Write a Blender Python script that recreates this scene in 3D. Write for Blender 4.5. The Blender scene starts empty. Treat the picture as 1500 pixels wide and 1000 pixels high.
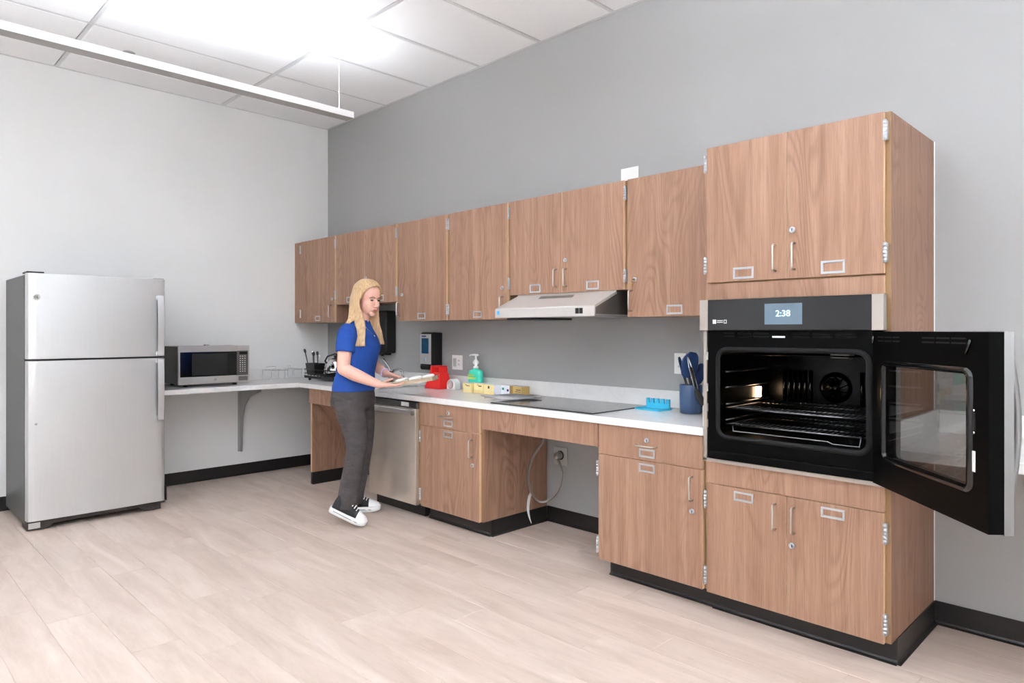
import bpy, bmesh, math, random
from mathutils import Vector, Matrix

# ------------------------------------------------------------------ camera, world, exposure
sc = bpy.context.scene
COL = sc.collection
CAM = (5.9583, -3.3947, 1.27)
YAW = 0.7883
cam_d = bpy.data.cameras.new('camera')
cam_d.sensor_width = 36.0
cam_d.lens = 995.4 * 36.0 / 1500.0
cam_d.shift_y = -15.0 / 1500.0
cam_d.clip_start = 0.05
cam = bpy.data.objects.new('camera', cam_d)
COL.objects.link(cam)
cam.location = CAM
cam.rotation_euler = (math.pi / 2, 0, YAW)
sc.camera = cam
sc.view_settings.view_transform = 'Standard'
sc.view_settings.look = 'None'
sc.view_settings.gamma = 1.0
sc.view_settings.use_curve_mapping = False
sc.view_settings.exposure = 0.05
LAMP = 58.0           # brightness of the up-light strips in the added, unseen pendants
LAMP_DIM = 38.0       # the run by the left wall is dimmed
FILL_FRONT = 0.8          # fill light from windows invented in the unseen wall behind the camera
FILL_SIDE = 3.8     # fill light from windows added to the unseen right-hand wall
world = bpy.data.worlds.new('world'); sc.world = world
world.use_nodes = True
world.node_tree.nodes['Background'].inputs[0].default_value = (0.9, 0.95, 1.0, 1)
world.node_tree.nodes['Background'].inputs[1].default_value = 0.6
try:
    sc.cycles.use_denoising = True
    sc.cycles.max_bounces = 10
    sc.cycles.diffuse_bounces = 6
    sc.cycles.sample_clamp_indirect = 0.0
except Exception:
    pass
random.seed(7)

# ------------------------------------------------------------------ materials
def lin(c):
    return tuple((v / 12.92 if v <= 0.04045 else ((v + 0.055) / 1.055) ** 2.4) for v in [q / 255 for q in c])
def setp(b, **k):
    for n, v in k.items():
        n = n.replace('_', ' ')
        if n in b.inputs:
            b.inputs[n].default_value = v
def newmat(name):
    m = bpy.data.materials.new(name); m.use_nodes = True
    nt = m.node_tree
    return m, nt, nt.nodes['Principled BSDF']
def N(nt, t, **k):
    n = nt.nodes.new(t)
    for a, v in k.items(): setattr(n, a, v)
    return n
def mixc(nt, fac, a, b, blend='MIX'):
    n = nt.nodes.new('ShaderNodeMix'); n.data_type = 'RGBA'; n.blend_type = blend
    for i, v in ((0, fac), (6, a), (7, b)):
        if isinstance(v, (int, float)): n.inputs[i].default_value = v
        elif isinstance(v, tuple): n.inputs[i].default_value = (*v[:3], 1)
        else: nt.links.new(v, n.inputs[i])
    return n.outputs[2]
def objcoord(nt, scale, rnd=True):
    tc = N(nt, 'ShaderNodeTexCoord')
    out = tc.outputs['Object']
    if rnd:
        oi = N(nt, 'ShaderNodeObjectInfo')
        mu = N(nt, 'ShaderNodeMath', operation='MULTIPLY'); mu.inputs[1].default_value = 37.0
        nt.links.new(oi.outputs['Random'], mu.inputs[0])
        ad = N(nt, 'ShaderNodeVectorMath', operation='ADD')
        nt.links.new(out, ad.inputs[0]); nt.links.new(mu.outputs[0], ad.inputs[1])
        out = ad.outputs[0]
    mp = N(nt, 'ShaderNodeMapping'); mp.inputs['Scale'].default_value = scale
    nt.links.new(out, mp.inputs['Vector'])
    return mp.outputs[0]
def noise(nt, vec, scale, detail=3.0, rough=0.55, dist=0.0):
    n = N(nt, 'ShaderNodeTexNoise')
    n.inputs['Scale'].default_value = scale; n.inputs['Detail'].default_value = detail
    n.inputs['Roughness'].default_value = rough; n.inputs['Distortion'].default_value = dist
    if vec is not None: nt.links.new(vec, n.inputs['Vector'])
    return n.outputs[0]
def ramp(nt, fac, stops):
    r = N(nt, 'ShaderNodeValToRGB')
    e = r.color_ramp.elements
    while len(e) < len(stops): e.new(0.5)
    for i, (p, c) in enumerate(stops):
        e[i].position = p; e[i].color = (*c, 1)
    nt.links.new(fac, r.inputs[0])
    return r.outputs[0]
def bump(nt, b, h, strength=0.2, dist=0.002):
    n = N(nt, 'ShaderNodeBump'); n.inputs['Strength'].default_value = strength; n.inputs['Distance'].default_value = dist
    nt.links.new(h, n.inputs['Height']); nt.links.new(n.outputs[0], b.inputs['Normal'])
def plain(name, rgb, rough=0.5, metal=0.0, spec=0.5, var=0.04, vs=6.0, **k):
    """a plain colour with a slight procedural mottling"""
    m, nt, b = newmat(name)
    c = lin(rgb)
    f = noise(nt, objcoord(nt, (1, 1, 1)), vs, 3)
    lo = tuple(max(0, v * (1 - var)) for v in c); hi = tuple(min(1, v * (1 + var)) for v in c)
    nt.links.new(ramp(nt, f, [(0.3, lo), (0.7, hi)]), b.inputs['Base Color'])
    setp(b, Roughness=rough, Metallic=metal, Specular_IOR_Level=spec, **k)
    return m
def emit(name, rgb, strength):
    m, nt, b = newmat(name)
    setp(b, Base_Color=(*lin(rgb), 1), Emission_Color=(*lin(rgb), 1), Emission_Strength=strength, Roughness=0.6)
    return m
def wood(name, dark, mid, light, axis='z'):
    m, nt, b = newmat(name)
    st = {'z': (1, 1, 0.03), 'x': (0.03, 1, 1), 'y': (1, 0.03, 1)}[axis]
    st1 = tuple(0.20 if q < 1 else 1 for q in st)
    v2 = objcoord(nt, st); v1 = objcoord(nt, st1)
    big = noise(nt, v1, 3.4, 2.0, 0.5, 0.5)
    mu = N(nt, 'ShaderNodeMath', operation='MULTIPLY'); mu.inputs[1].default_value = 150.0
    nt.links.new(big, mu.inputs[0])
    sn = N(nt, 'ShaderNodeMath', operation='SINE'); nt.links.new(mu.outputs[0], sn.inputs[0])
    ma = N(nt, 'ShaderNodeMath', operation='MULTIPLY_ADD'); ma.inputs[1].default_value = 0.5; ma.inputs[2].default_value = 0.5
    nt.links.new(sn.outputs[0], ma.inputs[0])
    patch = ramp(nt, noise(nt, v1, 5.0, 1.0), [(0.40, (0.15, 0.15, 0.15)), (0.60, (1, 1, 1))])
    fine = noise(nt, v2, 230.0, 3.0, 0.7)
    band = noise(nt, v2, 26.0, 4.0, 0.6)
    base = ramp(nt, band, [(0.25, lin(dark)), (0.5, lin(mid)), (0.78, lin(light))])
    ring = ramp(nt, ma.outputs[0], [(0.0, (0.84, 0.82, 0.80)), (0.45, (1.0, 1.0, 1.0)), (1.0, (1.05, 1.05, 1.05))])
    c1 = mixc(nt, patch, base, mixc(nt, 1.0, base, ring, 'MULTIPLY'))
    fr = ramp(nt, fine, [(0.33, (0.80, 0.77, 0.75)), (0.55, (1.0, 1.0, 1.0)), (0.75, (1.08, 1.08, 1.08))])
    c2 = mixc(nt, 0.8, c1, fr, 'MULTIPLY')
    nt.links.new(c2, b.inputs['Base Color'])
    setp(b, Roughness=0.48, Specular_IOR_Level=0.4)
    bump(nt, b, fine, 0.08, 0.0006)
    return m
def brushed(name, rgb, rough=0.3, st=(1, 1, 0.01), scale=420.0, metal=0.7, var=0.025):
    m, nt, b = newmat(name)
    f = noise(nt, objcoord(nt, st), scale, 2.0)
    c = lin(rgb)
    nt.links.new(ramp(nt, f, [(0.3, tuple(v * (1 - var) for v in c)), (0.7, tuple(min(1, v * (1 + var)) for v in c))]), b.inputs['Base Color'])
    b.inputs['Roughness'].default_value = rough
    setp(b, Metallic=metal)
    return m

M = {}
M['wood'] = wood('walnut_laminate', (146, 110, 89), (161, 125, 103), (177, 142, 119))
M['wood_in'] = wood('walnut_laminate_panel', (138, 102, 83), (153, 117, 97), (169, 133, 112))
M['edge'] = plain('tan_edge_band', (146, 115, 80), 0.5)
M['edge_l'] = plain('light_edge_band', (214, 180, 146), 0.5)
M['nickel'] = plain('satin_nickel', (205, 200, 192), 0.28, 1.0, var=0.02)
M['chrome'] = plain('chrome', (226, 228, 230), 0.12, 1.0, var=0.02)
M['hinge'] = plain('hinge_steel', (196, 200, 204), 0.35, 0.85, var=0.03)
M['brass'] = plain('brass_key', (196, 160, 96), 0.3, 1.0)
M['black'] = plain('black_plastic', (22, 21, 21), 0.45)
M['blackg'] = plain('black_gloss', (7, 7, 8), 0.10, spec=0.6)
M['blacke'] = plain('black_enamel', (2, 2, 2), 0.25, spec=0.16)
M['ovenb'] = plain('oven_black', (5, 5, 5), 0.34, spec=0.07)
M['rubber'] = plain('dark_gasket', (30, 30, 31), 0.6, spec=0.15)
M['base'] = plain('black_vinyl_base', (30, 27, 27), 0.36, var=0.08)
M['white'] = plain('white_plastic', (236, 236, 232), 0.4, var=0.02)
M['whitem'] = plain('white_enamel', (238, 238, 238), 0.45, var=0.01)
M['pen_shade'] = plain('painted_pendant_shade', (172, 172, 172), 0.6)  # shade of the pendant underside, given as a colour
M['greym'] = plain('grey_painted_steel', (160, 160, 158), 0.5)
M['steel_v'] = brushed('brushed_steel_vertical', (204, 205, 206), 0.36, (1, 1, 0.012))
M['steel_h'] = brushed('brushed_steel_horizontal', (200, 198, 195), 0.32, (0.012, 0.012, 1))
M['steel_dw'] = brushed('brushed_steel_warm', (205, 191, 179), 0.17, (1, 1, 0.012), metal=0.5)
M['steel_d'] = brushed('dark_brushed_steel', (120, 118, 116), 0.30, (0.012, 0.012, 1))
M['hood'] = plain('hood_steel', (206, 202, 198), 0.4, 0.45, var=0.02, vs=40)
M['steel_door'] = brushed('door_edge_steel', (142, 142, 142), 0.36, (1, 1, 0.012))
M['trim'] = plain('stainless_trim', (182, 174, 166), 0.35, 0.7, var=0.02)
M['fridge_side'] = plain('fridge_side_charcoal', (84, 85, 85), 0.45, spec=0.4, var=0.06, vs=40)
M['fridge_foot'] = plain('fridge_foot_grille', (52, 45, 42), 0.6)
M['red'] = plain('red_plastic', (236, 42, 38), 0.35, var=0.03)
M['cyan'] = plain('cyan_silicone', (62, 190, 226), 0.45, var=0.02)
M['navy'] = plain('navy_silicone', (24, 58, 104), 0.5, var=0.04)
M['crock'] = plain('slate_blue_ceramic', (62, 86, 122), 0.3, var=0.04)
M['handle'] = plain('dark_utensil_handle', (34, 32, 32), 0.5)
M['teal'] = plain('teal_hand_soap', (78, 226, 196), 0.2, var=0.05)
M['lime'] = plain('lime_print', (196, 220, 96), 0.5)
M['peach'] = plain('peach_print', (244, 206, 150), 0.5)
M['yellow'] = plain('yellow_carton', (245, 224, 158), 0.6, var=0.03)
M['kraft'] = plain('kraft_carton', (196, 164, 100), 0.65, var=0.04)
M['carton_w'] = plain('white_carton', (226, 226, 232), 0.55, var=0.02)
M['ink'] = plain('dark_print', (52, 50, 58), 0.6)
M['ink_b'] = plain('blue_print', (38, 56, 120), 0.6)
M['ink_t'] = plain('teal_print', (52, 170, 150), 0.6)
M['sticker'] = plain('blue_sticker', (70, 170, 230), 0.5)
M['skin'] = plain('skin', (226, 178, 160), 0.5, var=0.05, vs=14, Subsurface_Weight=0.08)
M['lip'] = plain('lips', (196, 110, 108), 0.45)
M['brow'] = plain('eyebrow', (150, 112, 84), 0.7)
M['eye'] = plain('eye', (70, 60, 58), 0.3)
M['shirt'] = plain('royal_blue_knit', (22, 74, 160), 0.8, var=0.10, vs=18)
M['sole'] = plain('white_rubber_sole', (236, 236, 236), 0.5)
M['canvas'] = plain('black_canvas', (36, 36, 38), 0.8, var=0.15, vs=60)
M['lace'] = plain('white_lace', (240, 240, 240), 0.7)
M['bracelet'] = plain('lilac_band', (190, 170, 214), 0.4)
M['pan'] = plain('tan_baking_pan', (200, 182, 160), 0.45, 0.2)
M['wire'] = plain('grey_wire', (186, 186, 188), 0.35, 0.4)
M['rackm'] = plain('oven_rack_steel', (130, 130, 132), 0.28, 1.0)
M['conduit'] = plain('flexible_metal_conduit', (158, 153, 147), 0.34, 0.9)
M['plate_g'] = plain('grey_wall_plate', (186, 186, 182), 0.5)
M['screen'] = emit('oven_screen', (92, 110, 124), 0.25)
M['digits'] = emit('oven_screen_digits', (196, 226, 250), 1.6)
M['lampw'] = emit('oven_lamp', (255, 214, 170), 16.0)
M['uplight'] = emit('uplight_strip', (240, 247, 255), LAMP)
M['uplight_dim'] = emit('uplight_strip_dimmed', (240, 247, 255), LAMP_DIM)
M['fill_pane'] = emit('fill_light_pane', (246, 250, 255), FILL_FRONT)  # glow of the windows made up behind the camera
M['fill_pane_side'] = emit('fill_light_pane_side', (246, 250, 255), FILL_SIDE)  # glow of the windows made up on the right

def trousers_mat():
    m, nt, b = newmat('charcoal_trouser_cloth')
    v = objcoord(nt, (1, 1, 2.2))
    f = noise(nt, v, 9.0, 5.0, 0.6); g = noise(nt, objcoord(nt, (1, 1, 1)), 240.0, 2.0)
    c = ramp(nt, f, [(0.3, lin((62, 57, 58))), (0.7, lin((84, 78, 78)))])
    nt.links.new(mixc(nt, 0.25, c, ramp(nt, g, [(0.3, (0.6, 0.6, 0.6)), (0.7, (1.2, 1.2, 1.2))]), 'MULTIPLY'), b.inputs['Base Color'])
    setp(b, Roughness=0.85); bump(nt, b, f, 0.6, 0.02)
    return m
M['trouser'] = trousers_mat()
def hair_mat():
    m, nt, b = newmat('blonde_hair')
    f = noise(nt, objcoord(nt, (1, 1, 0.04), False), 110.0, 2.0, 0.55)
    nt.links.new(ramp(nt, f, [(0.28, lin((168, 136, 100))), (0.5, lin((192, 160, 120))), (0.75, lin((212, 184, 144)))]), b.inputs['Base Color'])
    setp(b, Roughness=0.42); bump(nt, b, f, 0.12, 0.002)
    return m
M['hair'] = hair_mat()
def paint(name, rgb):
    m, nt, b = newmat(name)
    v = objcoord(nt, (1, 1, 1), False)
    f = noise(nt, v, 2.0, 2.0); g = noise(nt, v, 320.0, 2.0)
    c = lin(rgb)
    nt.links.new(ramp(nt, f, [(0.2, tuple(q * 0.98 for q in c)), (0.8, tuple(q * 1.02 for q in c))]), b.inputs['Base Color'])
    setp(b, Roughness=0.6, Specular_IOR_Level=0.3); bump(nt, b, g, 0.06, 0.001)
    return m
M['wall_light'] = paint('light_grey_paint', (226, 226, 225))
M['wall_grey'] = paint('mid_grey_paint', (165, 165, 164))
M['wall_white'] = paint('white_paint', (226, 226, 224))
def tile_mat():
    m, nt, b = newmat('acoustic_tile')
    g = noise(nt, objcoord(nt, (1, 1, 1)), 240.0, 3.0)
    nt.links.new(ramp(nt, g, [(0.3, lin((238, 239, 240))), (0.6, lin((244, 245, 246)))]), b.inputs['Base Color'])
    setp(b, Roughness=0.9, Specular_IOR_Level=0.1); bump(nt, b, g, 0.15, 0.001)
    return m
M['tile'] = tile_mat()
M['tee'] = plain('grid_tee_white', (212, 213, 214), 0.5, var=0.01)
def stone():
    m, nt, b = newmat('white_veined_laminate')
    v = objcoord(nt, (1, 1, 1), False)
    a = noise(nt, v, 3.5, 6.0, 0.6, 1.2)
    d = N(nt, 'ShaderNodeMath', operation='SUBTRACT'); d.inputs[1].default_value = 0.5; nt.links.new(a, d.inputs[0])
    ab = N(nt, 'ShaderNodeMath', operation='ABSOLUTE'); nt.links.new(d.outputs[0], ab.inputs[0])
    nt.links.new(ramp(nt, ab.outputs[0], [(0.0, lin((222, 221, 220))), (0.03, lin((226, 225, 224))), (0.2, lin((229, 229, 228)))]), b.inputs['Base Color'])
    setp(b, Roughness=0.22, Specular_IOR_Level=0.5)
    return m
M['stone'] = stone()
def plank():
    m, nt, b = newmat('vinyl_plank')
    v = objcoord(nt, (0.16, 1, 1))
    a = noise(nt, v, 9.0, 5.0, 0.62, 0.6); g = noise(nt, v, 70.0, 4.0, 0.65)
    oi = N(nt, 'ShaderNodeObjectInfo')
    base = ramp(nt, a, [(0.28, lin((188, 169, 156))), (0.5, lin((203, 185, 173))), (0.74, lin((215, 199, 188)))])
    c = mixc(nt, 0.55, base, ramp(nt, g, [(0.3, (0.92, 0.91, 0.90)), (0.7, (1.05, 1.05, 1.05))]), 'MULTIPLY')
    tone = ramp(nt, oi.outputs['Random'], [(0.0, (0.965, 0.96, 0.955)), (1.0, (1.02, 1.02, 1.02))])
    nt.links.new(mixc(nt, 1.0, c, tone, 'MULTIPLY'), b.inputs['Base Color'])
    setp(b, Roughness=0.42, Specular_IOR_Level=0.4); bump(nt, b, g, 0.08, 0.001)
    return m
M['plank'] = plank()
def glass(name, tint, rough, gloss):
    m, nt, b = newmat(name)
    out = nt.nodes['Material Output']
    nt.nodes.remove(b)
    tr = N(nt, 'ShaderNodeBsdfTransparent'); tr.inputs[0].default_value = (*tint, 1)
    gl = N(nt, 'ShaderNodeBsdfGlossy'); gl.inputs['Roughness'].default_value = rough; gl.inputs[0].default_value = (0.9, 0.9, 0.9, 1)
    mx = N(nt, 'ShaderNodeMixShader')
    mx.inputs[0].default_value = gloss; nt.links.new(tr.outputs[0], mx.inputs[1]); nt.links.new(gl.outputs[0], mx.inputs[2])
    nt.links.new(mx.outputs[0], out.inputs[0])
    return m
M['oven_glass'] = glass('tinted_oven_glass', (0.755, 0.745, 0.735), 0.02, 0.05)
M['blue_glass'] = plain('blue_soap_window', (24, 74, 112), 0.12, var=0.35, vs=30)
M['cooktop'] = plain('black_ceramic_glass', (44, 42, 41), 0.10, spec=0.9, var=0.05)

# ------------------------------------------------------------------ mesh helpers (world coordinates; a part's origin is its thing's base)
OFF = {}
class MB:
    def __init__(s): s.v = []; s.f = []; s.mi = []; s.sm = []
    def add(s, vs, fs, mi=0, smooth=False):
        o = len(s.v); s.v += [tuple(q) for q in vs]
        for f in fs:
            s.f.append([i + o for i in f]); s.mi.append(mi); s.sm.append(smooth)
        return s
    def box(s, x0, x1, y0, y1, z0, z1, mi=0, front=None, M4=None):
        vs = [(x0, y0, z0), (x1, y0, z0), (x1, y1, z0), (x0, y1, z0), (x0, y0, z1), (x1, y0, z1), (x1, y1, z1), (x0, y1, z1)]
        fs = [(0, 3, 2, 1), (4, 5, 6, 7), (0, 1, 5, 4), (1, 2, 6, 5), (2, 3, 7, 6), (3, 0, 4, 7)]
        if M4 is not None: vs = [M4 @ Vector(q) for q in vs]
        s.add(vs, fs, mi)
        if front is not None: s.mi[-4] = front          # the -y face
        return s
    def prism(s, prof, axis, a, b, mi=0, smooth=False, M4=None):
        """closed 2-D profile swept along an axis: x:(y,z) y:(x,z) z:(x,y)"""
        def pt(p, t): return {'x': (t, p[0], p[1]), 'y': (p[0], t, p[1]), 'z': (p[0], p[1], t)}[axis]
        n = len(prof)
        vs = [pt(p, a) for p in prof] + [pt(p, b) for p in prof]
        if M4 is not None: vs = [M4 @ Vector(q) for q in vs]
        o = len(s.v)
        s.add(vs, [(i, (i + 1) % n, n + (i + 1) % n, n + i) for i in range(n)], mi, smooth)
        s.add([], [])
        s.f.append([o + i for i in reversed(range(n))]); s.mi.append(mi); s.sm.append(False)
        s.f.append([o + n + i for i in range(n)]); s.mi.append(mi); s.sm.append(False)
        return s
    def tube(s, pts, r, n=8, mi=0, closed=False, smooth=True, flat=1.0, up=None):
        pts = [Vector(p) for p in pts]; rs = r if isinstance(r, (list, tuple)) else [r] * len(pts)
        m = len(pts); rings = []
        ref = Vector(up) if up is not None else None
        prev = None
        for i, p in enumerate(pts):
            if closed: t = pts[(i + 1) % m] - pts[i - 1]
            else: t = pts[min(i + 1, m - 1)] - pts[max(i - 1, 0)]
            if t.length < 1e-9: t = Vector((0, 0, 1))
            t.normalize()
            u = ref if ref is not None else (prev if prev is not None else (Vector((0, 0, 1)) if abs(t.z) < 0.9 else Vector((1, 0, 0))))
            a = t.cross(u)
            if a.length < 1e-6: a = t.cross(Vector((0.3, 1, 0.2)))
            a.normalize(); b = a.cross(t).normalized(); prev = b
            rings.append([p + (a * math.cos(2 * math.pi * k / n) + b * math.sin(2 * math.pi * k / n) * flat) * rs[i] for k in range(n)])
        vs = [q for ring in rings for q in ring]; fs = []
        for i in range(m if closed else m - 1):
            j = (i + 1) % m
            for k in range(n):
                fs.append((i * n + k, i * n + (k + 1) % n, j * n + (k + 1) % n, j * n + k))
        if not closed: fs += [tuple(reversed(range(n))), tuple((m - 1) * n + k for k in range(n))]
        return s.add(vs, fs, mi, smooth)
    def lathe(s, prof, cx, cy, n=24, mi=0, smooth=True, M4=None):
        """profile of (radius, z) turned about a vertical axis"""
        vs = []; fs = []
        for (r, z) in prof:
            for k in range(n):
                a = 2 * math.pi * k / n; vs.append(Vector((cx + r * math.cos(a), cy + r * math.sin(a), z)))
        for i in range(len(prof) - 1):
            for k in range(n): fs.append((i * n + k, i * n + (k + 1) % n, (i + 1) * n + (k + 1) % n, (i + 1) * n + k))
        fs += [tuple(reversed(range(n))), tuple((len(prof) - 1) * n + k for k in range(n))]
        if M4 is not None: vs = [M4 @ q for q in vs]
        return s.add(vs, fs, mi, smooth)
    def ball(s, c, rx, ry, rz, n=12, m=8, mi=0, M4=None):
        vs = [Vector((0, 0, -1))]; fs = []
        for i in range(1, m):
            t = -math.pi / 2 + math.pi * i / m
            for k in range(n):
                a = 2 * math.pi * k / n; vs.append(Vector((math.cos(t) * math.cos(a), math.cos(t) * math.sin(a), math.sin(t))))
        vs.append(Vector((0, 0, 1)))
        for k in range(n): fs.append((0, 1 + (k + 1) % n, 1 + k))
        for i in range(m - 2):
            for k in range(n):
                a = 1 + i * n + k; b = 1 + i * n + (k + 1) % n; fs.append((a, b, b + n, a + n))
        L = len(vs) - 1
        for k in range(n): fs.append((L, 1 + (m - 2) * n + k, 1 + (m - 2) * n + (k + 1) % n))
        vs = [Vector((q.x * rx, q.y * ry, q.z * rz)) for q in vs]
        if M4 is not None: vs = [M4 @ q for q in vs]
        return s.add([q + Vector(c) for q in vs], fs, mi, True)
    def frame(s, x0, x1, z0, z1, y0, y1, w, mi=0):
        s.box(x0, x1, y0, y1, z1 - w, z1, mi); s.box(x0, x1, y0, y1, z0, z0 + w, mi)
        s.box(x0, x0 + w, y0, y1, z0 + w, z1 - w, mi); return s.box(x1 - w, x1, y0, y1, z0 + w, z1 - w, mi)
    def build(s, name, mats, parent=None, bevel=0.0, seg=2, loc=None):
        off = OFF[parent.name] if parent is not None else (Vector(loc) if loc is not None else Vector((0, 0, 0)))
        me = bpy.data.meshes.new(name)
        me.from_pydata([tuple(Vector(q) - off) for q in s.v], [], s.f)
        mats = mats if isinstance(mats, (list, tuple)) else [mats]
        for q in mats: me.materials.append(M[q] if isinstance(q, str) else q)
        for p, i, sm in zip(me.polygons, s.mi, s.sm): p.material_index = i; p.use_smooth = sm
        me.update()
        bm = bmesh.new(); bm.from_mesh(me); bmesh.ops.recalc_face_normals(bm, faces=bm.faces); bm.to_mesh(me); bm.free()
        o = bpy.data.objects.new(name, me); COL.objects.link(o)
        if parent is not None: o.parent = parent
        elif loc is not None: o.location = off
        OFF[o.name] = off
        if bevel:
            md = o.modifiers.new('bevel', 'BEVEL'); md.width = bevel; md.segments = seg; md.limit_method = 'ANGLE'; md.angle_limit = math.radians(40)
        return o
def tag(o, label=None, cat=None, group=None, kind=None):
    if label: o['label'] = label
    if cat: o['category'] = cat
    if group: o['group'] = group
    if kind: o['kind'] = kind
    return o
def thing(name, label, cat, loc, group=None):
    o = bpy.data.objects.new(name, None); COL.objects.link(o); o.location = loc
    o.empty_display_size = 0.05
    OFF[o.name] = Vector(loc)
    return tag(o, label, cat, group)
def struct(name, mb, mat, **k):
    return tag(mb.build(name, mat, **k), kind='structure')
def rrect(x0, x1, z0, z1, r, n=6):
    pts = []
    for cx, cz, a0 in ((x1 - r, z1 - r, 0), (x0 + r, z1 - r, 90), (x0 + r, z0 + r, 180), (x1 - r, z0 + r, 270)):
        for k in range(n + 1):
            a = math.radians(a0 + 90 * k / n); pts.append((cx + r * math.cos(a), cz + r * math.sin(a)))
    return pts
def ring_faces(mb, loops, mi=0, smooth=False, M4=None):
    """stitch equal-length closed loops of 3-D points"""
    n = len(loops[0]); vs = [Vector(q) for L in loops for q in L]
    if M4 is not None: vs = [M4 @ q for q in vs]
    fs = []
    for i in range(len(loops) - 1):
        for k in range(n): fs.append((i * n + k, i * n + (k + 1) % n, (i + 1) * n + (k + 1) % n, (i + 1) * n + k))
    mb.add(vs, fs, mi, smooth)
def arc(c, r, a0, a1, n, plane='xz', t=0.0):
    out = []
    for k in range(n + 1):
        a = math.radians(a0 + (a1 - a0) * k / n); p, q = c[0] + r * math.cos(a), c[1] + r * math.sin(a)
        out.append({'xz': (p, t, q), 'yz': (t, p, q), 'xy': (p, q, t)}[plane])
    return out
def text_mesh(name, body, size, mat, parent, loc, rot, extrude=0.0004, align='CENTER'):
    cu = bpy.data.curves.new(name, 'FONT'); cu.body = body; cu.size = size; cu.extrude = extrude; cu.align_x = align; cu.align_y = 'CENTER'
    tmp = bpy.data.objects.new(name + '_tmp', cu); COL.objects.link(tmp)
    dg = bpy.context.evaluated_depsgraph_get()
    me = bpy.data.meshes.new_from_object(tmp.evaluated_get(dg))
    bpy.data.objects.remove(tmp)
    me.materials.clear(); me.materials.append(M[mat])
    o = bpy.data.objects.new(name, me); COL.objects.link(o)
    o.parent = parent; o.location = Vector(loc) - OFF[parent.name]; o.rotation_euler = rot
    return o

# ------------------------------------------------------------------ the room
RX, RY, H = 8.6, -6.9, 3.2285
GX, GY, T = 0.9948, -1.0209, 0.6096
struct('wall_left', MB().box(-0.12, 0, RY, 0.12, 0, H + 0.1), 'wall_light')
struct('wall_back', MB().box(0, RX, 0, 0.12, 0, H + 0.1), 'wall_grey')
WY = [(-6.3, -4.7), (-4.2, -2.6)]; WZ = (0.95, 2.55)
mb = MB().box(RX, RX + 0.12, RY, 0.12, 0, WZ[0]).box(RX, RX + 0.12, RY, 0.12, WZ[1], H + 0.1)
ysr = [RY] + [q for w in WY for q in w] + [0.12]
for i in range(0, len(ysr), 2): mb.box(RX, RX + 0.12, ysr[i], ysr[i + 1], *WZ)
struct('wall_right', mb, 'wall_white')
for i, (a, b) in enumerate(WY):  # windows added in the unseen right wall to brighten the room
    w = struct('window_%d' % (i + 4), MB().box(RX + 0.08, RX + 0.09, a, b, *WZ), 'fill_pane_side', loc=(RX + 0.08, (a + b) / 2, WZ[0]))
    f = MB()
    for y0, y1, z0, z1 in ((a, b, WZ[0], WZ[0] + 0.05), (a, b, WZ[1] - 0.05, WZ[1]), (a, a + 0.05, WZ[0] + 0.05, WZ[1] - 0.05), (b - 0.05, b, WZ[0] + 0.05, WZ[1] - 0.05), ((a + b) / 2 - 0.02, (a + b) / 2 + 0.02, WZ[0] + 0.05, WZ[1] - 0.05)):
        f.box(RX - 0.01, RX + 0.08, y0, y1, z0, z1)
    f.build('window_frame', 'white', w)
mb = MB()
WX = [(0.9, 2.5), (3.3, 4.9), (5.7, 7.3)]
mb.box(-0.12, RX + 0.12, RY - 0.12, RY, 0, WZ[0]); mb.box(-0.12, RX + 0.12, RY - 0.12, RY, WZ[1], H + 0.1)
xs = [-0.12] + [q for w in WX for q in w] + [RX + 0.12]
for i in range(0, len(xs), 2): mb.box(xs[i], xs[i + 1], RY - 0.12, RY, *WZ)
struct('wall_front', mb, 'wall_white')
for i, (a, b) in enumerate(WX):  # invented windows, out of view, glowing as fill from behind the camera
    w = struct('window_%d' % (i + 1), MB().box(a, b, RY - 0.09, RY - 0.08, *WZ), 'fill_pane', loc=((a + b) / 2, RY - 0.08, WZ[0]))
    f = MB().frame(a, b, WZ[0], WZ[1], RY - 0.08, RY + 0.01, 0.05); f.box((a + b) / 2 - 0.02, (a + b) / 2 + 0.02, RY - 0.07, RY - 0.01, WZ[0] + 0.05, WZ[1] - 0.05)
    f.build('window_frame', 'white', w)

# floor: one slab with its planks as pieces
fl = struct('floor', MB().box(-0.12, RX + 0.12, RY - 0.12, 0.12, -0.12, -0.006), 'base')
PW, PL = 0.1835, 1.22
def plank_mesh(w, l):
    g, d = 0.0006, 0.0012
    lo = [(0, 0), (l, 0), (l, w), (0, w)]
    m = MB()
    m.add([(x, y, -0.006) for x, y in lo] + [(x, y, -d) for x, y in lo] + [(min(max(x, d), l - d), min(max(y, d), w - d), 0) for x, y in lo],
          [(0, 1, 5, 4), (1, 2, 6, 5), (2, 3, 7, 6), (3, 0, 4, 7), (4, 5, 9, 8), (5, 6, 10, 9), (6, 7, 11, 10), (7, 4, 8, 11), (8, 9, 10, 11)])
    me = bpy.data.meshes.new('plank'); me.from_pydata(m.v, [], m.f); me.materials.append(M['plank']); return me
full = plank_mesh(PW - 0.0006, PL - 0.0006)
rows = int(math.ceil(-RY / PW)); offs = [0, 0.45, 0.85, 0.22, 0.66, 1.05, 0.33]
for r in range(rows):
    y1 = -r * PW; y0 = max(y1 - PW, RY)
    x = -offs[(r * 3) % 7]
    while x < RX:
        a, b = max(x, 0), min(x + PL, RX)
        if b - a > 0.02:
            me = full if (b - a > PL - 1e-4 and y1 - y0 > PW - 1e-4) else plank_mesh(y1 - y0 - 0.0006, b - a - 0.0006)
            o = bpy.data.objects.new('plank', me); COL.objects.link(o); o.parent = fl; o.location = (a, y0, 0)
        x += PL
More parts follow.
